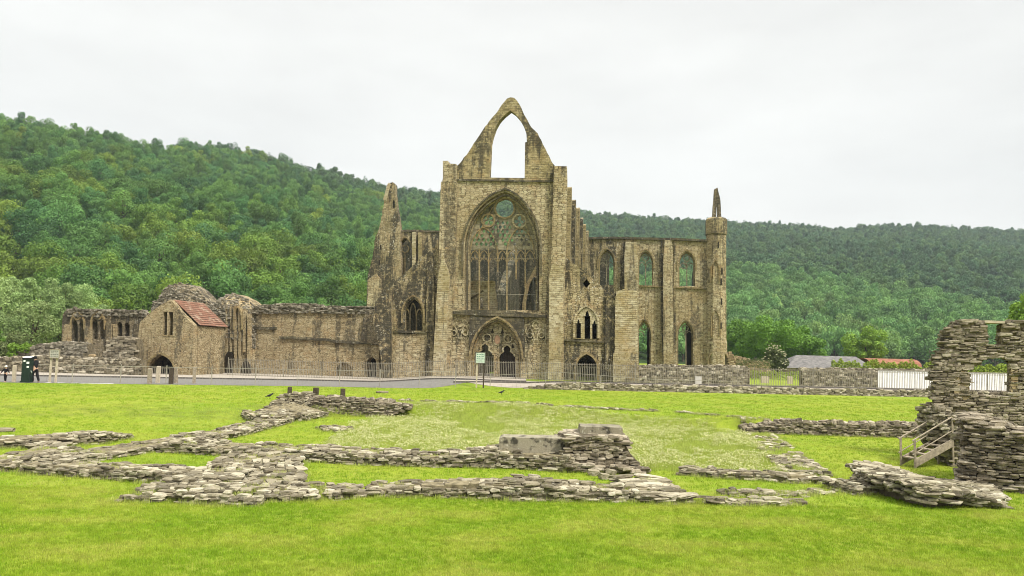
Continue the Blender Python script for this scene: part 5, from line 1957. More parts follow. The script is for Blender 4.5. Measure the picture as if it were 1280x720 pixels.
def person(label, px, py, h, yaw, arms, legs, top, bottom, headwear=None, hair='hairdark', lean=0.0):
    X, Y = wp(px, on_lawn(px, py))
    o = empty('person', label, 'person', loc=(X, Y, G(X, Y)))
    o.rotation_euler.z = yaw
    k = h
    V3 = lambda *p: (p[0] * k, p[1] * k, p[2] * k)
    pel, wa, ch, nk = V3(0, 0, .53), V3(0, lean * .3, .61), V3(0, lean * .7, .74), V3(0, lean, .83)
    hd0, hd = V3(0, lean + .005, .87), V3(0, lean + .012, .935)
    chains = [[(pel, .075 * k), (wa, .07 * k), (ch, .085 * k), (nk, .034 * k), (hd0, .045 * k), (hd, .058 * k), (V3(0, lean + .01, .975), .045 * k)]]
    tops = [[(V3(0, 0, .50), .082 * k), (wa, .084 * k), (ch, .098 * k), (V3(0, lean, .815), .05 * k)]]
    bots = [[(V3(0, 0, .55), .08 * k), (pel, .086 * k)]]
    shoes = []
    for s_, (el, wr) in zip((-1, 1), arms):
        sh = V3(s_ * .10, lean * .9, .795)
        el, wr = V3(*el), V3(*wr)
        d = Vector(wr) - Vector(el)
        d.normalize()
        hnd = tuple(Vector(wr) + d * .035 * k)
        chains.append([(ch, .085 * k), (sh, .04 * k), (el, .030 * k), (wr, .019 * k), (hnd, .021 * k)])
        sd = d.orthogonal().normalized()
        up = d.cross(sd)
        for q, ln in enumerate((.038, .045, .048, .042)):
            b0 = Vector(hnd) + sd * (q - 1.5) * .011 * k
            chains.append([(hnd, .021 * k), (tuple(b0 + d * .012 * k), .0058 * k), (tuple(b0 + d * ln * .6 * k - up * .006 * k), .0052 * k), (tuple(b0 + d * ln * k - up * .018 * k), .0042 * k)])
        chains.append([(hnd, .021 * k), (tuple(Vector(hnd) + sd * .026 * k), .0062 * k), (tuple(Vector(hnd) + sd * .034 * k + d * .022 * k), .005 * k)])
        tops.append([(ch, .098 * k), (sh, .05 * k), (el, .041 * k), (wr, .030 * k)])
    for s_, (kn, an) in zip((-1, 1), legs):
        hp = V3(s_ * .05, 0, .50)
        kn, an = V3(*kn), V3(*an)
        toe = (an[0], an[1] + .085 * k, .018 * k)
        chains.append([(pel, .075 * k), (hp, .062 * k), (kn, .042 * k), (an, .026 * k), (toe, .018 * k)])
        bots.append([(pel, .086 * k), (hp, .072 * k), (kn, .052 * k), (tuple(Vector(an) + Vector((0, 0, .01 * k))), .040 * k)])
        shoes.append([((an[0], an[1] - .02 * k, .024 * k), .026 * k), ((an[0], an[1] + .04 * k, .022 * k), .027 * k), (toe, .02 * k)])
    skin_mesh('body', chains, 'skin', o)
    skin_mesh('jacket', tops, top, o)
    skin_mesh('trousers', bots, bottom, o)
    for sc_ in shoes:
        skin_mesh('shoe', [sc_], 'black', o, sub=1)
    mb = MB()
    hc = Vector(hd)
    for dx_, mt in ((-.02, 1), (.02, 1)):
        mb.lathe(hc.x + dx_ * k, hc.y + .054 * k, [(.001, hc.z - .006 * k), (.007 * k, hc.z), (.001, hc.z + .006 * k)], 6)
    mb.build('eye', M['black'], parent=o)
    mb = MB()
    prof = [(.064 * k * math.cos(a), hc.z + .012 * k + .064 * k * math.sin(a)) for a in [i * math.pi / 2 / 6 for i in range(7)]]
    prof[-1] = (.002, prof[-1][1])
    mb.lathe(hc.x, hc.y - .008 * k, [(.060 * k, hc.z - .03 * k)] + prof, 12)
    if headwear:
        mb.build('cap', M[headwear], parent=o, smooth=True)
        m2 = MB()
        m2.slab([(hc.x - .045 * k, hc.z + .012 * k), (hc.x + .045 * k, hc.z + .012 * k), (hc.x + .045 * k, hc.z + .024 * k), (hc.x - .045 * k, hc.z + .024 * k)], [], hc.y + .03 * k, hc.y + .12 * k)
        m2.build('cap_peak', M[headwear], parent=o)
    else:
        mb.build('hair', M[hair], parent=o, smooth=True)
    return o


person('person dressed in black with a peaked cap leaning towards the ticket machine', 51.5, 478.3, 1.74, R(75), (((-.17, .12, .70), (-.12, .26, .74)), ((.17, .14, .68), (.11, .27, .70))), (((-.06, .07, .28), (-.07, -.01, .04)), ((.06, -.04, .28), (.08, -.12, .04))), 'black', 'black', 'black', lean=.05)
person('small child in dark clothes with a white hood standing alone on the lawn edge', 15, 477.8, 1.08, R(180), (((-.19, .03, .66), (-.26, .05, .56)), ((.19, .03, .66), (.26, .05, .56))), (((-.04, .02, .27), (-.03, -.01, .04)), ((.03, .0, .27), (.01, -.03, .04))), 'black', 'black', 'whitecloth')
person('small child in pale grey clothes standing close against the ticket machine', 43.4, 478.6, 1.0, R(20), (((-.16, .05, .66), (-.10, .14, .60)), ((.16, .05, .66), (.10, .14, .60))), (((-.045, .02, .27), (-.04, -.01, .04)), ((.045, .02, .27), (.04, -.01, .04))), 'greycloth', 'whitecloth', None, hair='greycloth')
# parking ticket machine
X, Y = wp(41.5, 49.3)
tm = empty('ticket_machine', 'dark green upright parking ticket machine with small white labels on the lawn edge', 'ticket machine', loc=(X, Y, G(X, Y)))
mb = MB()
mb.box(-.27, .27, -.17, .17, -.1, 1.55)
mb.box(-.31, .31, -.2, .2, -.08, .12)
ob = mb.build('cabinet', M['mgreen'], parent=tm)
mb = MB()
mb.slab([(-.2, 1.551), (.2, 1.551), (.2, 1.72), (-.2, 1.62)], [], -.29, .29, side=True)
mb.build('sloping_top', M['black'], parent=tm)
mb = MB()
mb.add([(-.25, -.18, 1.655), (.25, -.18, 1.655), (.25, .17, 1.742), (-.25, .17, 1.742), (-.25, -.18, 1.63), (.25, -.18, 1.63), (.25, .17, 1.72), (-.25, .17, 1.72)], [(0, 1, 2, 3), (4, 7, 6, 5), (0, 4, 5, 1), (1, 5, 6, 2), (2, 6, 7, 3), (3, 7, 4, 0)])
mb.build('top_panel', M['mwhite'], parent=tm)
for x0, x1, z0, z1 in ((-.19, -.06, 1.36, 1.48), (.02, .2, 1.24, 1.38), (.05, .2, .98, 1.10)):
    mb = MB()
    mb.box(x0, x1, -.182, -.171, z0, z1)
    mb.build('label_plate', M['mwhite'], parent=tm)


def bird(px, py, label, yaw):
    X, Y = wp(px, on_lawn(px, py))
    o = empty('crow', label, 'bird', loc=(X, Y, G(X, Y)), group='black birds on the lawn')
    o.rotation_euler.z = yaw
    o.scale = (.85, .85, .85)
    skin_mesh('body', [[((-.30, 0, .15), .012), ((-.20, 0, .18), .03), ((-.08, 0, .21), .075), ((.05, 0, .25), .085), ((.13, 0, .32), .05), ((.17, 0, .37), .045), ((.20, 0, .375), .025)],
                       [((.0, .04, .20), .03), ((.0, .05, .10), .009), ((.02, .05, .005), .009), ((.07, .05, .005), .006)],
                       [((.0, -.04, .20), .03), ((.0, -.05, .10), .009), ((.02, -.05, .005), .009), ((.07, -.05, .005), .006)],
                       [((.05, 0, .25), .085), ((.0, .04, .20), .03)], [((.05, 0, .25), .085), ((.0, -.04, .20), .03)]], 'bird', o, root=3)
    mb = MB()
    mb.tube([(.21, 0, .375), (.29, 0, .36)], [.02, .003], 6)
    mb.build('beak', M['bird'], parent=o)
    for s_ in (-1, 1):
        mb = MB()
        mb.add([(.08, s_ * .085, .27), (-.05, s_ * .09, .27), (-.26, s_ * .03, .17), (-.10, s_ * .085, .17), (.05, s_ * .085, .2), (.08, s_ * .06, .27), (-.05, s_ * .06, .27), (-.26, s_ * .01, .17), (-.10, s_ * .06, .17), (.05, s_ * .06, .2)],
               [(0, 1, 2, 3, 4), (9, 8, 7, 6, 5), (0, 5, 6, 1), (1, 6, 7, 2), (2, 7, 8, 3), (3, 8, 9, 4), (4, 9, 5, 0)])
        mb.build('wing', M['bird'], parent=o)
    return o


bird(630.5, 494, 'black crow standing on the bright lawn below the church portal', 0.1)
bird(344, 499, 'black crow walking on the grass left of the far retaining wall', .2)

# --- churchyard: pale stone blocks, clipped hedge, low sheds
for px, w, h, l in ((957, .4, .62, 'wider pale upright stone block on the grass plot behind the railing'), (988, .26, .68, 'narrower pale upright stone block on the grass plot behind the railing')):
    X, Y = wp(px, 74)
    mb = MB()
    mb.slab([(-w, -.3), (w, -.3), (w, h), (w * .6, h * 1.12), (-w * .6, h * 1.12), (-w, h)], [], -.12, .12)
    o = mb.build('stone_block', M['wood_pale'])
    o.location = (X, Y, far_z(X))
    tag(o, l, 'stone')


def roofhouse(name, label, px0, px1, pyr, pye, D, depth, mat, wallmat, hip=2.5, barrel=False, cat='shed'):
    a, b = dp(px0, pye, D), dp(px1, pye, D)
    c = dp((px0 + px1) / 2, pyr, D + depth / 2)
    o = empty(name, label, cat, loc=(a.x, D, -2.4))
    L = b.x - a.x
    ze, zr = (a.z + b.z) / 2 + 2.4, c.z + 2.4
    mb = MB()
    mb.box(.2, L - .2, .2, depth - .2, -1, ze)
    wb = mb.build('wall', M[wallmat], parent=o)
    mb = MB()
    if barrel:
        n = 9
        pr = [(depth / 2 - depth * .52 * math.cos(math.pi * i / n), ze + (zr - ze) * math.sin(math.pi * i / n)) for i in range(n + 1)]
        pr += [(p[0], p[1] - .06) for p in pr[::-1]]
        mb.slab(pr, [], 0, L, side=True)
    else:
        v = [(-.2, -.3, ze), (L + .2, -.3, ze), (L + .2, depth + .3, ze), (-.2, depth + .3, ze), (hip, depth / 2, zr), (L - hip * .3, depth / 2, zr)]
        mb.add(v, [(0, 1, 5, 4), (2, 3, 4, 5), (3, 0, 4), (1, 2, 5), (3, 2, 1, 0)])
    mb.build('roof', M[mat], parent=o)
    mb = MB()
    for i in range(3):
        x = L * (i + .7) / 3.4
        mb.box(x, x + 1.0, .14, .199, ze - 1.5, ze - .5)
    mb.build('window', M['void'], parent=o)
    return o


t = NT('slate_roof')
tc = t.n('ShaderNodeTexCoord').outputs['Object']
c = t.mix(t.step(t.noise(t.vmul(tc, (1, 1, 3)), 1.6, 6, .7), .35, .65), (.085, .08, .078), (.17, .16, .15))
M['slate'] = t.bsdf(c, .8, .25)
t = NT('rusty_sheet')
tc = t.n('ShaderNodeTexCoord').outputs['Object']
c = t.mix(t.step(t.noise(tc, 1.0, 5, .7), .35, .65), (.17, .065, .04), (.27, .125, .075))
M['rust'] = t.bsdf(c, .85, .2)
roofhouse('long_shed', 'long low building with a grey slate hipped roof behind the right hand wall', 984, 1094, 445, 461, 118, 9, 'slate', 'rubble_gold', 3.2)
roofhouse('barrel_shed', 'low shed with a curved rusty red roof behind the white hoarding', 1088, 1152, 448.5, 457.5, 131, 6, 'rust', 'rubble_dark', barrel=True)


# ================================================================== vegetation
def crown_arrays(seed, rx, ry, rz, nblob, nleaf, leaf, br=(.28, .45), flat=0.0, taper=0.0, jit=.55, zc=0.0, lobes=True):
    g = np.random.default_rng(seed)
    B = []
    tries = 0
    while len(B) < nblob and tries < 5000:
        tries += 1
        d = g.normal(size=3)
        d /= np.linalg.norm(d)
        rr = g.uniform(.35, .86)
        p = d * rr
        if p[2] < -.75:
            continue
        if taper:
            p[:2] *= (1 - taper * max(0, p[2] + .1))
        B.append((p * np.array([rx, ry, rz]), g.uniform(*br) * min(rx, ry, rz) * (1 - .25 * max(0, p[2]) * (1 if taper else 0))))
    C = np.array([b[0] for b in B])
    Rr = np.array([b[1] for b in B])
    V = []
    N_ = 0
    per = nleaf // nblob
    for i in range(nblob):
        d = g.normal(size=(per, 3))
        d /= np.linalg.norm(d, axis=1)[:, None]
        p = C[i] + d * (Rr[i] * g.uniform(.72, 1.12, size=per))[:, None] * np.array([1, 1, .85])
        dist = np.linalg.norm(p[:, None, :] - C[None], axis=2) / Rr[None]
        dist[:, i] = 9
        keep = dist.min(axis=1) > .72
        p, d = p[keep], d[keep]
        m = len(p)
        nrm = d + g.normal(size=(m, 3)) * jit
        nrm /= np.linalg.norm(nrm, axis=1)[:, None]
        a = np.cross(nrm, g.normal(size=(m, 3)))
        a /= np.linalg.norm(a, axis=1)[:, None]
        b = np.cross(nrm, a)
        s_ = leaf * g.uniform(.55, 1.3, size=m)[:, None]
        k_ = g.uniform(.45, .8, size=m)[:, None]
        q = np.stack([p - a * s_, p - b * s_ * k_, p + a * s_, p + b * s_ * k_], axis=1)
        V.append(q.reshape(-1, 3))
    V = np.concatenate(V)
    V[:, 2] += zc
    quads = np.arange(len(V)).reshape(-1, 4)
    return V, quads, C + np.array([0, 0, zc]), Rr


def trunk_mb(h, r, tips, seed=0, n=7, bend=.12):
    r_ = random.Random(seed)
    mb = MB()
    pts = [Vector((0, 0, -.3))]
    for k in range(1, 6):
        pts.append(Vector((r_.uniform(-bend, bend) * k * .5, r_.uniform(-bend, bend) * k * .5, h * k / 5)))
    mb.tube(pts, [r * 1.35] + [r * (1 - .13 * k) for k in range(1, 6)], n)
    for i, tp in enumerate(tips):
        s0 = pts[2 + i % 3]
        tp = Vector(tp)
        mid = (s0 + tp) * .5 + Vector((0, 0, -.06 * h))
        mb.tube([s0, mid, tp], [r * .5, r * .32, r * .1], 5)
    return mb


M['bark'] = plain('bark', (.085, .066, .046), .95, .1, var=.35, scale=3)
DEEP = [(.068, .155, .034), (.046, .115, .030), (.092, .185, .036), (.105, .20, .038), (.062, .158, .044), (.042, .105, .034)]
M['leaf_hill'] = foliage('hillside_leaves', DEEP, nscale=.3)
M['leaf_bright'] = foliage('bright_leaves', [(.13, .22, .026), (.095, .185, .028), (.165, .235, .03), (.075, .16, .03)], nscale=.35)
M['leaf_far'] = foliage('far_leaves', [(.066, .138, .050), (.050, .112, .046), (.086, .152, .046), (.068, .140, .044)], nscale=.25)
M['leaf_spur'] = foliage('spur_leaves', [(.115, .235, .066), (.135, .25, .066), (.098, .21, .064), (.165, .255, .07)], nscale=.25)
M['leaf_willow'] = foliage('willow_leaves', [(.23, .315, .115), (.195, .28, .10), (.265, .335, .125)], nscale=.8, jit=.3)
M['leaf_near'] = foliage('tree_leaves', [(.092, .185, .022), (.078, .16, .02)], nscale=.7)
M['leaf_lime'] = foliage('lime_leaves', [(.125, .22, .026), (.145, .235, .03)], nscale=.7)
M['leaf_shrub'] = foliage('shrub_leaves', [(.10, .125, .045)], nscale=.9)
M['leaf_hedge'] = foliage('hedge_leaves', [(.20, .26, .035)], nscale=1.2)
M['blossom'] = plain('cream_blossom', (.42, .40, .25), .8, .2)


def prune(name, spec, mat, seed):
    V, q, C, Rr = crown_arrays(seed, **spec)
    n0 = len(V)
    h = C[:, 2].mean() + .2 * spec['rz']
    mb = trunk_mb(h, .035 * (spec['zc'] + spec['rz']), [tuple(C[i] * np.array([.8, .8, .95])) for i in range(0, len(C), max(1, len(C) // 5))], seed)
    fs = []
    for f in mb.f:
        fs.append(f if len(f) == 4 else None)
    tq = np.array([f for f in mb.f if len(f) == 4]) + n0
    Vall = np.concatenate([V, np.array(mb.v)])
    Q = np.concatenate([q, tq])
    mi = np.concatenate([np.zeros(len(q)), np.ones(len(tq))])
    return np_mesh(name, Vall, Q, [M[mat], M['bark']], mi)


HT = []
specs = [dict(rx=4.6, ry=4.6, rz=4.8, nblob=18, nleaf=6500, leaf=.23, zc=7.0, br=(.34, .5), jit=.4), dict(rx=4.0, ry=4.2, rz=5.4, nblob=18, nleaf=6500, leaf=.23, zc=7.2, br=(.34, .5), jit=.4),
         dict(rx=5.4, ry=5.0, rz=4.6, nblob=22, nleaf=7200, leaf=.24, zc=7.0, br=(.32, .48), jit=.4), dict(rx=3.5, ry=3.5, rz=6.0, nblob=20, nleaf=6000, leaf=.22, zc=7.6, taper=.5, br=(.34, .5), jit=.4)]
for i, s_ in enumerate(specs):
    HT.append(prune('hill_tree', s_, 'leaf_hill', 200 + i))
HB = [prune('hill_tree_bright', s_, 'leaf_bright', 220 + i) for i, s_ in enumerate(specs[:3])]
HF = [prune('far_tree', dict(s_, nleaf=2200, leaf=.4), 'leaf_far', 240 + i) for i, s_ in enumerate(specs)]
HS = [prune('spur_tree', dict(s_, nleaf=2200, leaf=.4), 'leaf_spur', 260 + i) for i, s_ in enumerate(specs[:3])]

SKY = [(-400, 110), (-200, 128), (0, 146), (60, 155), (120, 166), (178, 181), (195, 179), (215, 175), (260, 179), (320, 191), (380, 206), (440, 223), (500, 237), (545, 240), (600, 238), (640, 242), (680, 253), (720, 262), (760, 268), (880, 276), (930, 278), (1000, 281), (1050, 286), (1100, 282), (1150, 281), (1200, 284), (1280, 288), (1500, 292), (1700, 296)]
RID = [(-400, 360), (0, 385), (170, 400), (230, 500), (500, 620), (720, 850), (1280, 920), (1700, 940)]
FOOT = [(-400, 125), (0, 135), (300, 140), (600, 170), (900, 250), (1280, 260), (1700, 260)]


def hillz(x, y):
    px = 640 + F * x / y
    dr, d0 = interp(RID, px), interp(FOOT, px)
    e = (hz(px) - interp(SKY, px)) / F
    zr = e * dr - 9.0
    s_ = (y - d0) / (dr - d0)
    if s_ <= 0:
        return -2.9
    nz = mnoise.fractal(Vector((x * .006, y * .006, 1.7)), 1, 2, 4)
    if s_ < 1:
        z = -2.9 + (zr + 2.9) * (s_ ** 1.08) + nz * 7 * math.sin(math.pi * s_)
    else:
        z = zr - (s_ - 1) * 120
    return z


ys_ = grid_axis([(110, 700, 14), (700, 1150, 25)])
ts_ = [-1.05 + 2.1 * i / 110 for i in range(111)]
vs = [(t_ * y, y, hillz(t_ * y, y) + (-.3 if hillz(t_ * y, y) < -2.8 else 0)) for y in ys_ for t_ in ts_]
n = len(ts_)
mb = MB()
mb.add(vs, [(j * n + i, j * n + i + 1, (j + 1) * n + i + 1, (j + 1) * n + i) for j in range(len(ys_) - 1) for i in range(n - 1)])
M['hill_floor'] = plain('hill_floor', (.028, .05, .014), .95, .1, var=.3, scale=.1)
ho = mb.build('hills', M['hill_floor'], smooth=True)
ho['kind'] = 'structure'

# tree positions on the hills
cand = []
r_ = random.Random(99)
y = 128.0
while y < 960:
    st_ = 6.6 if y < 520 else 7.4
    x = -1.0 * y
    while x < 1.0 * y:
        X, Y = x + r_.uniform(-.42, .42) * st_, y + r_.uniform(-.42, .42) * st_
        px = 640 + F * X / Y
        if -330 < px < 1600 and Y > interp(FOOT, px) + 2 and Y < interp(RID, px) + 8:
            cand.append((X, Y, px))
        x += st_
    y += st_
ind, stuffA, stuffB, stuffC, stuffD = [], [], [], [], []
cand.sort(key=lambda c: c[1])
for X, Y, px in cand:
    z = hillz(X, Y)
    e_py = hz(px) - z / Y * F
    vis = -10 < px < 1290 and not (470 < px < 905 and e_py > 300) and not (px > 1165 and e_py > 400)
    spur = px > 640 and Y < interp([(640, 300), (905, 480), (1000, 455), (1100, 420), (1280, 375), (1500, 350)], px) + 25 * mnoise.noise(Vector((X * .02, Y * .02, 5)))
    if Y > 520 or (px > 640):
        kind = 'S' if spur else 'F'
    else:
        kind = 'B' if mnoise.noise(Vector((X * .035, Y * .035, 9))) > (.02 if Y < 235 else .27 if Y < 330 else .42) else 'H'
    if vis and len(ind) < 300 and px < 470:
        ind.append((X, Y, z, kind))
    else:
        {'S': stuffC, 'F': stuffD, 'B': stuffB, 'H': stuffA}[kind].append((X, Y, z))
MESHES = {'S': HS, 'F': HF, 'B': HB, 'H': HT}
LAB = {'H': 'dark green tree among the crowded woodland on the lower hillside behind the left ruins', 'B': 'yellow green tree standing out on the lower wooded hillside behind the left ruins', 'S': 'light green tree on the valley slope', 'F': 'far tree'}
for X, Y, z, kind in ind:
    o = bpy.data.objects.new('hillside_tree', r_.choice(MESHES[kind]))
    COL.objects.link(o)
    o.location = (X, Y, z - .6)
    s_ = r_.uniform(.75, 1.2)
    o.scale = (s_, s_, s_ * r_.uniform(.85, 1.2))
    o.rotation_euler.z = r_.uniform(0, 6.28)
    tag(o, LAB[kind], 'tree', 'trees low on the left hillside')


def scatter(name, pts, meshes, smin, smax, kind='stuff', tilt=.06, seed=0):
    c = bpy.data.collections.new(name + '_sources')
    for m in meshes:
        so = bpy.data.objects.new(name + '_source', m)
        c.objects.link(so)
    me = bpy.data.meshes.new(name)
    me.vertices.add(len(pts))
    me.vertices.foreach_set('co', np.asarray(pts, dtype=np.float32).ravel())
    o = bpy.data.objects.new(name, me)
    COL.objects.link(o)
    ng = bpy.data.node_groups.new(name, 'GeometryNodeTree')
    ng.interface.new_socket('Geometry', in_out='INPUT', socket_type='NodeSocketGeometry')
    ng.interface.new_socket('Geometry', in_out='OUTPUT', socket_type='NodeSocketGeometry')
    N = ng.nodes
    gi, gout = N.new('NodeGroupInput'), N.new('NodeGroupOutput')
    ci = N.new('GeometryNodeCollectionInfo')
    ci.inputs[0].default_value = c
    ci.inputs[1].default_value = True
    ci.inputs[2].default_value = True
    ip = N.new('GeometryNodeInstanceOnPoints')
    ip.inputs['Pick Instance'].default_value = True
    rv = N.new('FunctionNodeRandomValue')
    rv.data_type = 'FLOAT_VECTOR'
    rv.inputs[0].default_value = (-tilt, -tilt, 0)
    rv.inputs[1].default_value = (tilt, tilt, 6.283)
    rv.inputs['Seed'].default_value = seed + 1
    rs = N.new('FunctionNodeRandomValue')
    rs.data_type = 'FLOAT_VECTOR'
    rs.inputs[0].default_value = (smin, smin, smin)
    rs.inputs[1].default_value = (smax, smax, smax * 1.1)
    rs.inputs['Seed'].default_value = seed + 2
    L = ng.links.new
    L(gi.outputs[0], ip.inputs['Points'])
    L(ci.outputs[0], ip.inputs['Instance'])
    L(rv.outputs[0], ip.inputs['Rotation'])
    L(rs.outputs[0], ip.inputs['Scale'])
    L(ip.outputs[0], gout.inputs[0])
    md = o.modifiers.new('scatter', 'NODES')
    md.node_group = ng
    o['kind'] = kind
    return o


scatter('hillside_woodland', [(a, b, c - .6) for a, b, c in stuffA], HT, .68, 1.15, seed=1)
scatter('bright_woodland', [(a, b, c - .6) for a, b, c in stuffB], HB, .7, 1.2, seed=2)
scatter('valley_woodland', [(a, b, c - .6) for a, b, c in stuffC], HS, .7, 1.15, seed=3)
scatter('far_woodland', [(a, b, c - .6) for a, b, c in stuffD], HF, .7, 1.2, seed=4)


# --- individual nearer trees
def tree(name, label, px, D, py_top, wpx, spec, mat, seed, cat='tree', group=None, zg=-2.6, trunk_h=.35):
    X, Y = wp(px, D)
    top = dp(px, py_top, D).z
    H = top - zg
    W = wpx / F * D / 2
    rz = H * (1 - trunk_h * .6) / 2
    s_ = dict(rx=W, ry=W, rz=rz, zc=H - rz)
    s_.update(spec)
    V, q, C, Rr = crown_arrays(seed, **s_)
    o = empty(name, label, cat, loc=(X, Y, zg), group=group)
    me = np_mesh('crown', V, q, [M[mat]])
    c = bpy.data.objects.new('crown', me)
    link(c, o)
    mb = trunk_mb(H * .6, .025 * H + .05, [tuple(C[i] * np.array([.85, .85, .95])) for i in range(0, len(C), max(1, len(C) // 8))], seed)
    mb.build('trunk', M['bark'], parent=o)
    return o


W_ = dict(nblob=46, nleaf=16000, leaf=.115, br=(.2, .36), taper=.45, jit=.7)
wl = [(-18, 92, 322, 70), (14, 96, 333, 44), (33, 94, 338, 34), (62, 98, 339, 50), (78, 101, 343, 44), (104, 104, 352, 46), (44, 88, 372, 60), (4, 84, 382, 56), (124, 108, 372, 34)]
wlab = ['tall grey green willow at the left edge', 'pointed grey green willow second from the left edge', 'narrow pointed grey green willow between two taller ones', 'broad round topped grey green willow behind the ruined arcade', 'grey green willow with twin tops behind the arcade', 'shorter round grey green willow above the right end of the arcade', 'lower grey green willow in front of the taller row', 'low spreading grey green willow at the left edge behind the rubble wall', 'small grey green willow right of the willow row']
for i, (px, D, pt_, w_) in enumerate(wl):
    tree('willow_tree', wlab[i], px, D, pt_, w_ * 1.25, W_, 'leaf_willow', 300 + i, group='willows behind the ruined arcade', trunk_h=.1)
B_ = dict(nblob=46, nleaf=20000, leaf=.22, br=(.2, .36), jit=.5)
tree('broadleaf_tree', 'big spreading dark green tree right of the church turret, its tallest middle crown', 962, 150, 388, 92, B_, 'leaf_near', 320, group='trees behind the churchyard', trunk_h=.12)
tree('broadleaf_tree', 'dark green tree close beside the church turret', 926, 155, 398, 66, B_, 'leaf_near', 321, group='trees behind the churchyard', trunk_h=.12)
tree('broadleaf_tree', 'dark green tree sloping down behind the grey slate roof', 1003, 152, 406, 66, B_, 'leaf_near', 322, group='trees behind the churchyard', trunk_h=.12)
tree('broadleaf_tree', 'lone round light green tree standing above the two shed roofs', 1083, 140, 408, 58, dict(B_, nleaf=11000, nblob=34), 'leaf_lime', 323, trunk_h=.25)
tree('broadleaf_tree', 'bright green tree crown showing above the ruin at the right edge', 1284, 75, 364, 60, dict(B_, nleaf=9000, leaf=.2), 'leaf_lime', 324, trunk_h=.25)
sh = tree('flowering_shrub', 'round cream flowered shrub in front of the big dark tree', 969, 100, 431, 31, dict(nblob=40, nleaf=6500, leaf=.12, br=(.22, .36), jit=.5), 'leaf_shrub', 330, cat='shrub', trunk_h=.05)
g_ = np.random.default_rng(4)
bl = MB()
Wd, Hd = 31 / F * 100 / 2, dp(969, 431, 100).z + 2.6
for i in range(130):
    d = g_.normal(size=3)
    d /= np.linalg.norm(d)
    p = d * np.array([Wd * .95, Wd * .95, Hd * .5]) * g_.uniform(.85, 1.05) + np.array([0, 0, Hd * .52])
    stone(bl, *p, .16, .16, .12)
bl.build('blossom', M['blossom'], parent=sh)
for px, D, pt_, w_, mat, l, sd in ((-6, 70, 404, 40, 'leaf_near', 'dark ivy like bush at the left edge behind the low wall', 341), (20, 68, 410, 44, 'leaf_shrub', 'pale leafy bush overgrowing the low wall at far left', 342), (34, 66.5, 424, 40, 'leaf_lime', 'yellow green bush sprouting on top of the stepped rubble wall', 343)):
    tree('bush', l, px, D, pt_, w_, dict(nblob=26, nleaf=4500, leaf=.11, br=(.22, .4), jit=.7), mat, sd, cat='bush', zg=-2.8, trunk_h=.02)


# --- hedges and climbing plants behind the right hand walls: leafy masses
def hedge(name, label, px0, px1, D, pyt, pyb, mat, seed, dens=900, leaf=.09, depth=1.0, cat='hedge'):
    a, b = dp(px0, pyb, D), dp(px1, pyb, D)
    t0, t1 = dp(px0, pyt, D).z, dp(px1, pyt, D).z
    g = np.random.default_rng(seed)
    L = b.x - a.x
    H = (t0 + t1) / 2 - a.z
    n = int(dens * L * max(.5, H))
    u = g.uniform(0, 1, n)
    hh = g.uniform(0, 1, n) ** .7
    x = u * L
    topv = np.array([1 + .35 * mnoise.noise(Vector((xx * .9, seed, 0))) + .25 * mnoise.noise(Vector((xx * 3, seed, 3))) for xx in x])
    z = hh * H * topv
    y = g.uniform(-.5, .5, n) * depth * np.sqrt(np.clip(1.05 - hh, .05, 1))
    p = np.stack([x, y, z], 1)
    nr = g.normal(size=(n, 3)) + np.array([0, -.5, .6])
    nr /= np.linalg.norm(nr, axis=1)[:, None]
    A = np.cross(nr, g.normal(size=(n, 3)))
    A /= np.linalg.norm(A, axis=1)[:, None]
    Bv = np.cross(nr, A)
    s_ = leaf * g.uniform(.6, 1.3, size=n)[:, None]
    q = np.stack([p - A * s_, p - Bv * s_ * .5, p + A * s_, p + Bv * s_ * .5], 1).reshape(-1, 3)
    me = np_mesh(name, q, np.arange(len(q)).reshape(-1, 4), [M[mat]])
    o = bpy.data.objects.new(name, me)
    COL.objects.link(o)
    o.location = (a.x, D, a.z)
    return tag(o, label, cat)


hedge('hedge', 'long untidy yellow green hedge growing along the top behind the right hand rubble wall', 1040, 1290, 69.5, 454.5, 476, 'leaf_hedge', 351, 500)
hedge('hedge', 'low clipped yellow green hedge on the churchyard grass between the two rubble walls', 938, 1004, 86, 464.5, 474, 'leaf_hedge', 352, 300)
hedge('overgrowth', 'thin dry plants sprouting on the old broken wall beside the turret', 920, 965, 90, 449, 460, 'leaf_shrub', 353, 200, cat='plants')


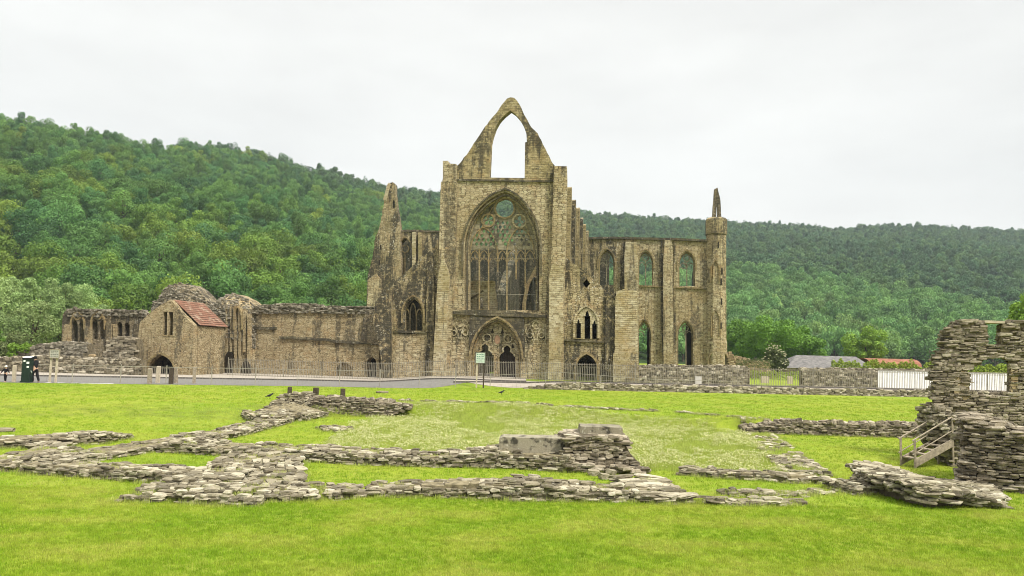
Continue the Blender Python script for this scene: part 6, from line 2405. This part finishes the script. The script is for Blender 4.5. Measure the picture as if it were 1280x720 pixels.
# ================================================================== grass
def tuft(seed, n, h, w, spread, mat, flowers=0, lean=.5):
    r_ = random.Random(seed)
    V, Q, mi = [], [], []
    for i in range(n):
        a = r_.uniform(0, 6.28)
        bx, by = r_.gauss(0, spread), r_.gauss(0, spread)
        hh = h * r_.uniform(.5, 1.15)
        lx, ly = math.cos(a) * hh * lean * r_.random(), math.sin(a) * hh * lean * r_.random()
        wx, wy = -math.sin(a) * w, math.cos(a) * w
        k = len(V)
        V += [(bx - wx, by - wy, -.01), (bx + wx, by + wy, -.01), (bx + lx * .5 + wx * .6, by + ly * .5 + wy * .6, hh * .6), (bx + lx * .5 - wx * .6, by + ly * .5 - wy * .6, hh * .6),
              (bx + lx + wx * .15, by + ly + wy * .15, hh), (bx + lx - wx * .15, by + ly - wy * .15, hh)]
        Q += [(k, k + 1, k + 2, k + 3), (k + 3, k + 2, k + 4, k + 5)]
        mi += [0, 0]
    for i in range(flowers):
        bx, by = r_.gauss(0, spread * 1.2), r_.gauss(0, spread * 1.2)
        hh = h * r_.uniform(.75, 1.2)
        k = len(V)
        s_ = .0175
        V += [(bx - .002, by, 0), (bx + .002, by, 0), (bx + .002, by, hh), (bx - .002, by, hh)]
        Q.append((k, k + 1, k + 2, k + 3))
        mi.append(0)
        for ang in (0, math.pi / 3):
            k = len(V)
            c_, n_ = math.cos(ang) * s_, math.sin(ang) * s_
            V += [(bx - c_, by - n_, hh), (bx + n_, by - c_, hh + .006), (bx + c_, by + n_, hh), (bx - n_, by + c_, hh + .006)]
            Q.append((k, k + 1, k + 2, k + 3))
            mi.append(1)
            k = len(V)
            V += [(bx - s_, by - .006, hh - .012), (bx + s_, by - .006, hh - .012), (bx + s_ * .7, by - .006, hh + .014), (bx - s_ * .7, by - .006, hh + .014)]
            Q.append((k, k + 1, k + 2, k + 3))
            mi.append(1)
    return np_mesh('tuft', np.array(V), np.array(Q), [M['blade'] if mat == 'blade' else M[mat], M['petal']], np.array(mi))


M['blade'] = foliage('grass_blades', [(.165, .285, .012), (.215, .325, .018), (.29, .36, .035), (.40, .41, .085)], ls=.75, lw=.7, trans=.35, nscale=3, jit=.2)
M['blade_long'] = foliage('long_grass_blades', [(.34, .41, .075), (.40, .44, .12), (.28, .36, .055)], trans=.4, nscale=3, jit=.2)
M['petal'] = plain('daisy_petal', (.80, .79, .50), .8, .2)
g_ = np.random.default_rng(12)


def lawn_pts(n, y0, y1, xf=.76, pw=1.0):
    y = y0 + (y1 - y0) * g_.uniform(0, 1, n) ** pw
    x = g_.uniform(-1, 1, n) * (y * xf + .5)
    return [(a, b, G(a, b)) for a, b in zip(x, y)]


T1 = [tuft(400 + i, 16, .042, .0022, .035, 'blade') for i in range(5)]
scatter('lawn_grass', lawn_pts(60000, 10.2, 17.5), T1, .6, 1.25, tilt=.15, seed=5)
T2 = [tuft(410 + i, 12, .055, .004, .06, 'blade') for i in range(4)]
scatter('rough_grass', lawn_pts(36000, 17.3, 33, .74), T2, .5, 1.2, tilt=.15, seed=6)
g3_ = np.random.default_rng(77)
yy_ = 33 + 25 * g3_.uniform(0, 1, 34000)
xx_ = g3_.uniform(-1, 1, 34000) * yy_ * .74
far_pts = [(a, b, G(a, b)) for a, b in zip(xx_, yy_) if b < interp(EDGE, a) - .15]
T3 = [tuft(450 + i, 10, .06, .007, .10, 'blade') for i in range(4)]
scatter('far_lawn_grass', far_pts, T3, .5, 1.2, tilt=.15, seed=26)
# daisy meadow
mead = [gp(a, b, -3.25)[:2] for a, b in ((395, 560), (440, 525), (505, 513), (640, 515), (760, 525), (850, 530), (930, 538), (960, 560), (985, 592), (900, 592), (855, 583), (800, 580), (700, 560), (600, 575), (500, 570), (430, 566))]
mead = [(p[0], p[1]) for p in mead]
mx = [p[0] for p in mead]
my = [p[1] for p in mead]
MP, MF = [], []
while len(MP) < 15000:
    x, y = g_.uniform(min(mx), max(mx)), g_.uniform(min(my), max(my))
    if inside((x, y), mead):
        (MF if mnoise.noise(Vector((x * .35, y * .35, 4))) + .5 * mnoise.noise(Vector((x * 1.1, y * 1.1, 8))) > -.2 and g_.random() < .42 else MP).append((x, y, G(x, y)))
TM = [tuft(420 + i, 14, .16, .0045, .09, 'blade_long') for i in range(4)]
TF = [tuft(430 + i, 10, .17, .0045, .09, 'blade_long', 5) for i in range(4)]
scatter('meadow_grass', MP, TM, .45, 1.0, seed=7)
scatter('daisy_meadow', MF, TF, .6, 1.1, seed=8)
# longer grass left by the mower along the foot of the stones
ED = []
for o in list(COL.objects):
    if o.name.startswith(('foundation_wall', 'slab_pile', 'stone_pedestal', 'retaining_wall')):
        me = o.data
        co = np.empty(len(me.vertices) * 3, dtype=np.float32)
        me.vertices.foreach_get('co', co)
        co = co.reshape(-1, 3)
        w_ = np.array(o.matrix_world)
        co = co @ w_[:3, :3].T + w_[:3, 3]
        idx = g_.integers(0, len(co), size=min(4200, len(co) // 5))
        for i in idx:
            x, y, z = co[i]
            gzv = G(float(x), float(y))
            if z < gzv + .10:
                ED.append((x + g_.normal() * .10, y + g_.normal() * .10 - .04, gzv))
ED += TOPG
TE = [tuft(440 + i, 14, .11, .004, .05, 'blade_long') for i in range(4)]
scatter('edge_grass', ED, TE, .45, 1.2, seed=9)

# ================================================================== air, sky, light
hzb = MB()
hzb.box(-1900, 1900, -60, 1240, -6.0, 330)
t = NT('haze_air')
t.n('ShaderNodeVolumePrincipled')
pv = t.t.nodes[-1]
pv.inputs['Color'].default_value = (.80, .90, 1.0, 1)
pv.inputs['Density'].default_value = HAZE
pv.inputs['Anisotropy'].default_value = 0.0
t.t.links.new(pv.outputs[0], t.out.inputs['Volume'])
if HAZE > 0:
    hb_ = hzb.build('haze', t.m)
    hb_['kind'] = 'stuff'

W = bpy.data.worlds.new('World')
SC.world = W
W.use_nodes = True
nt = W.node_tree
nt.nodes.clear()
out = nt.nodes.new('ShaderNodeOutputWorld')
bg = nt.nodes.new('ShaderNodeBackground')
bg.inputs['Strength'].default_value = 0.1
sky = nt.nodes.new('ShaderNodeTexSky')
sky.sky_type = 'NISHITA'
sky.sun_disc = False
SUN = Vector((.55, -.5, .95)).normalized()
sky.sun_elevation = math.asin(SUN.z)
sky.sun_rotation = math.atan2(SUN.x, SUN.y)
tcw = nt.nodes.new('ShaderNodeTexCoord')
sep = nt.nodes.new('ShaderNodeSeparateXYZ')
nt.links.new(tcw.outputs['Generated'], sep.inputs[0])
mr = nt.nodes.new('ShaderNodeMapRange')
mr.interpolation_type = 'SMOOTHSTEP'
mr.inputs['From Min'].default_value = .48
mr.inputs['From Max'].default_value = 1.0
mr.inputs['To Min'].default_value = SKY_LOW
mr.inputs['To Max'].default_value = SKY_HIGH
nt.links.new(sep.outputs['Z'], mr.inputs['Value'])
mp = nt.nodes.new('ShaderNodeMapping')
mp.inputs['Scale'].default_value = (1, 1, 3.2)
nt.links.new(tcw.outputs['Generated'], mp.inputs['Vector'])
nzn = nt.nodes.new('ShaderNodeTexNoise')
nzn.inputs['Scale'].default_value = 2.2
nzn.inputs['Detail'].default_value = 6
nzn.inputs['Roughness'].default_value = .55
nt.links.new(mp.outputs[0], nzn.inputs['Vector'])
m2 = nt.nodes.new('ShaderNodeMapRange')
m2.inputs['From Min'].default_value = .3
m2.inputs['From Max'].default_value = .7
m2.inputs['To Min'].default_value = .87
m2.inputs['To Max'].default_value = 1.06
nt.links.new(nzn.outputs['Fac'], m2.inputs['Value'])
mu = nt.nodes.new('ShaderNodeMath')
mu.operation = 'MULTIPLY'
nt.links.new(mr.outputs[0], mu.inputs[0])
nt.links.new(m2.outputs[0], mu.inputs[1])
cc = nt.nodes.new('ShaderNodeCombineColor')
for i, k in enumerate((1.0, 1.0, .97)):
    mk = nt.nodes.new('ShaderNodeMath')
    mk.operation = 'MULTIPLY'
    mk.inputs[1].default_value = k
    nt.links.new(mu.outputs[0], mk.inputs[0])
    nt.links.new(mk.outputs[0], cc.inputs[i])
mx_ = nt.nodes.new('ShaderNodeMix')
mx_.data_type = 'RGBA'
mx_.inputs[0].default_value = .985
nt.links.new(sky.outputs[0], mx_.inputs[6])
nt.links.new(cc.outputs[0], mx_.inputs[7])
nt.links.new(mx_.outputs[2], bg.inputs['Color'])
nt.links.new(bg.outputs[0], out.inputs['Surface'])

sd_ = bpy.data.lights.new('sun', 'SUN')
sd_.energy = 1.5
sd_.angle = R(11)
sd_.color = (1.0, .95, .86)
so = bpy.data.objects.new('sun', sd_)
COL.objects.link(so)
so.rotation_euler = SUN.to_track_quat('Z', 'Y').to_euler()

SC.view_settings.view_transform = 'Standard'
SC.view_settings.look = 'None'
SC.view_settings.gamma = 1
SC.view_settings.use_curve_mapping = False
SC.view_settings.exposure = EXPO
SC.cycles.use_denoising = True
SC.cycles.filter_width = 1.0
SC.cycles.max_bounces = 6
SC.cycles.diffuse_bounces = 3
SC.cycles.transparent_max_bounces = 4
SC.cycles.volume_bounces = 0
bpy.context.view_layer.update()
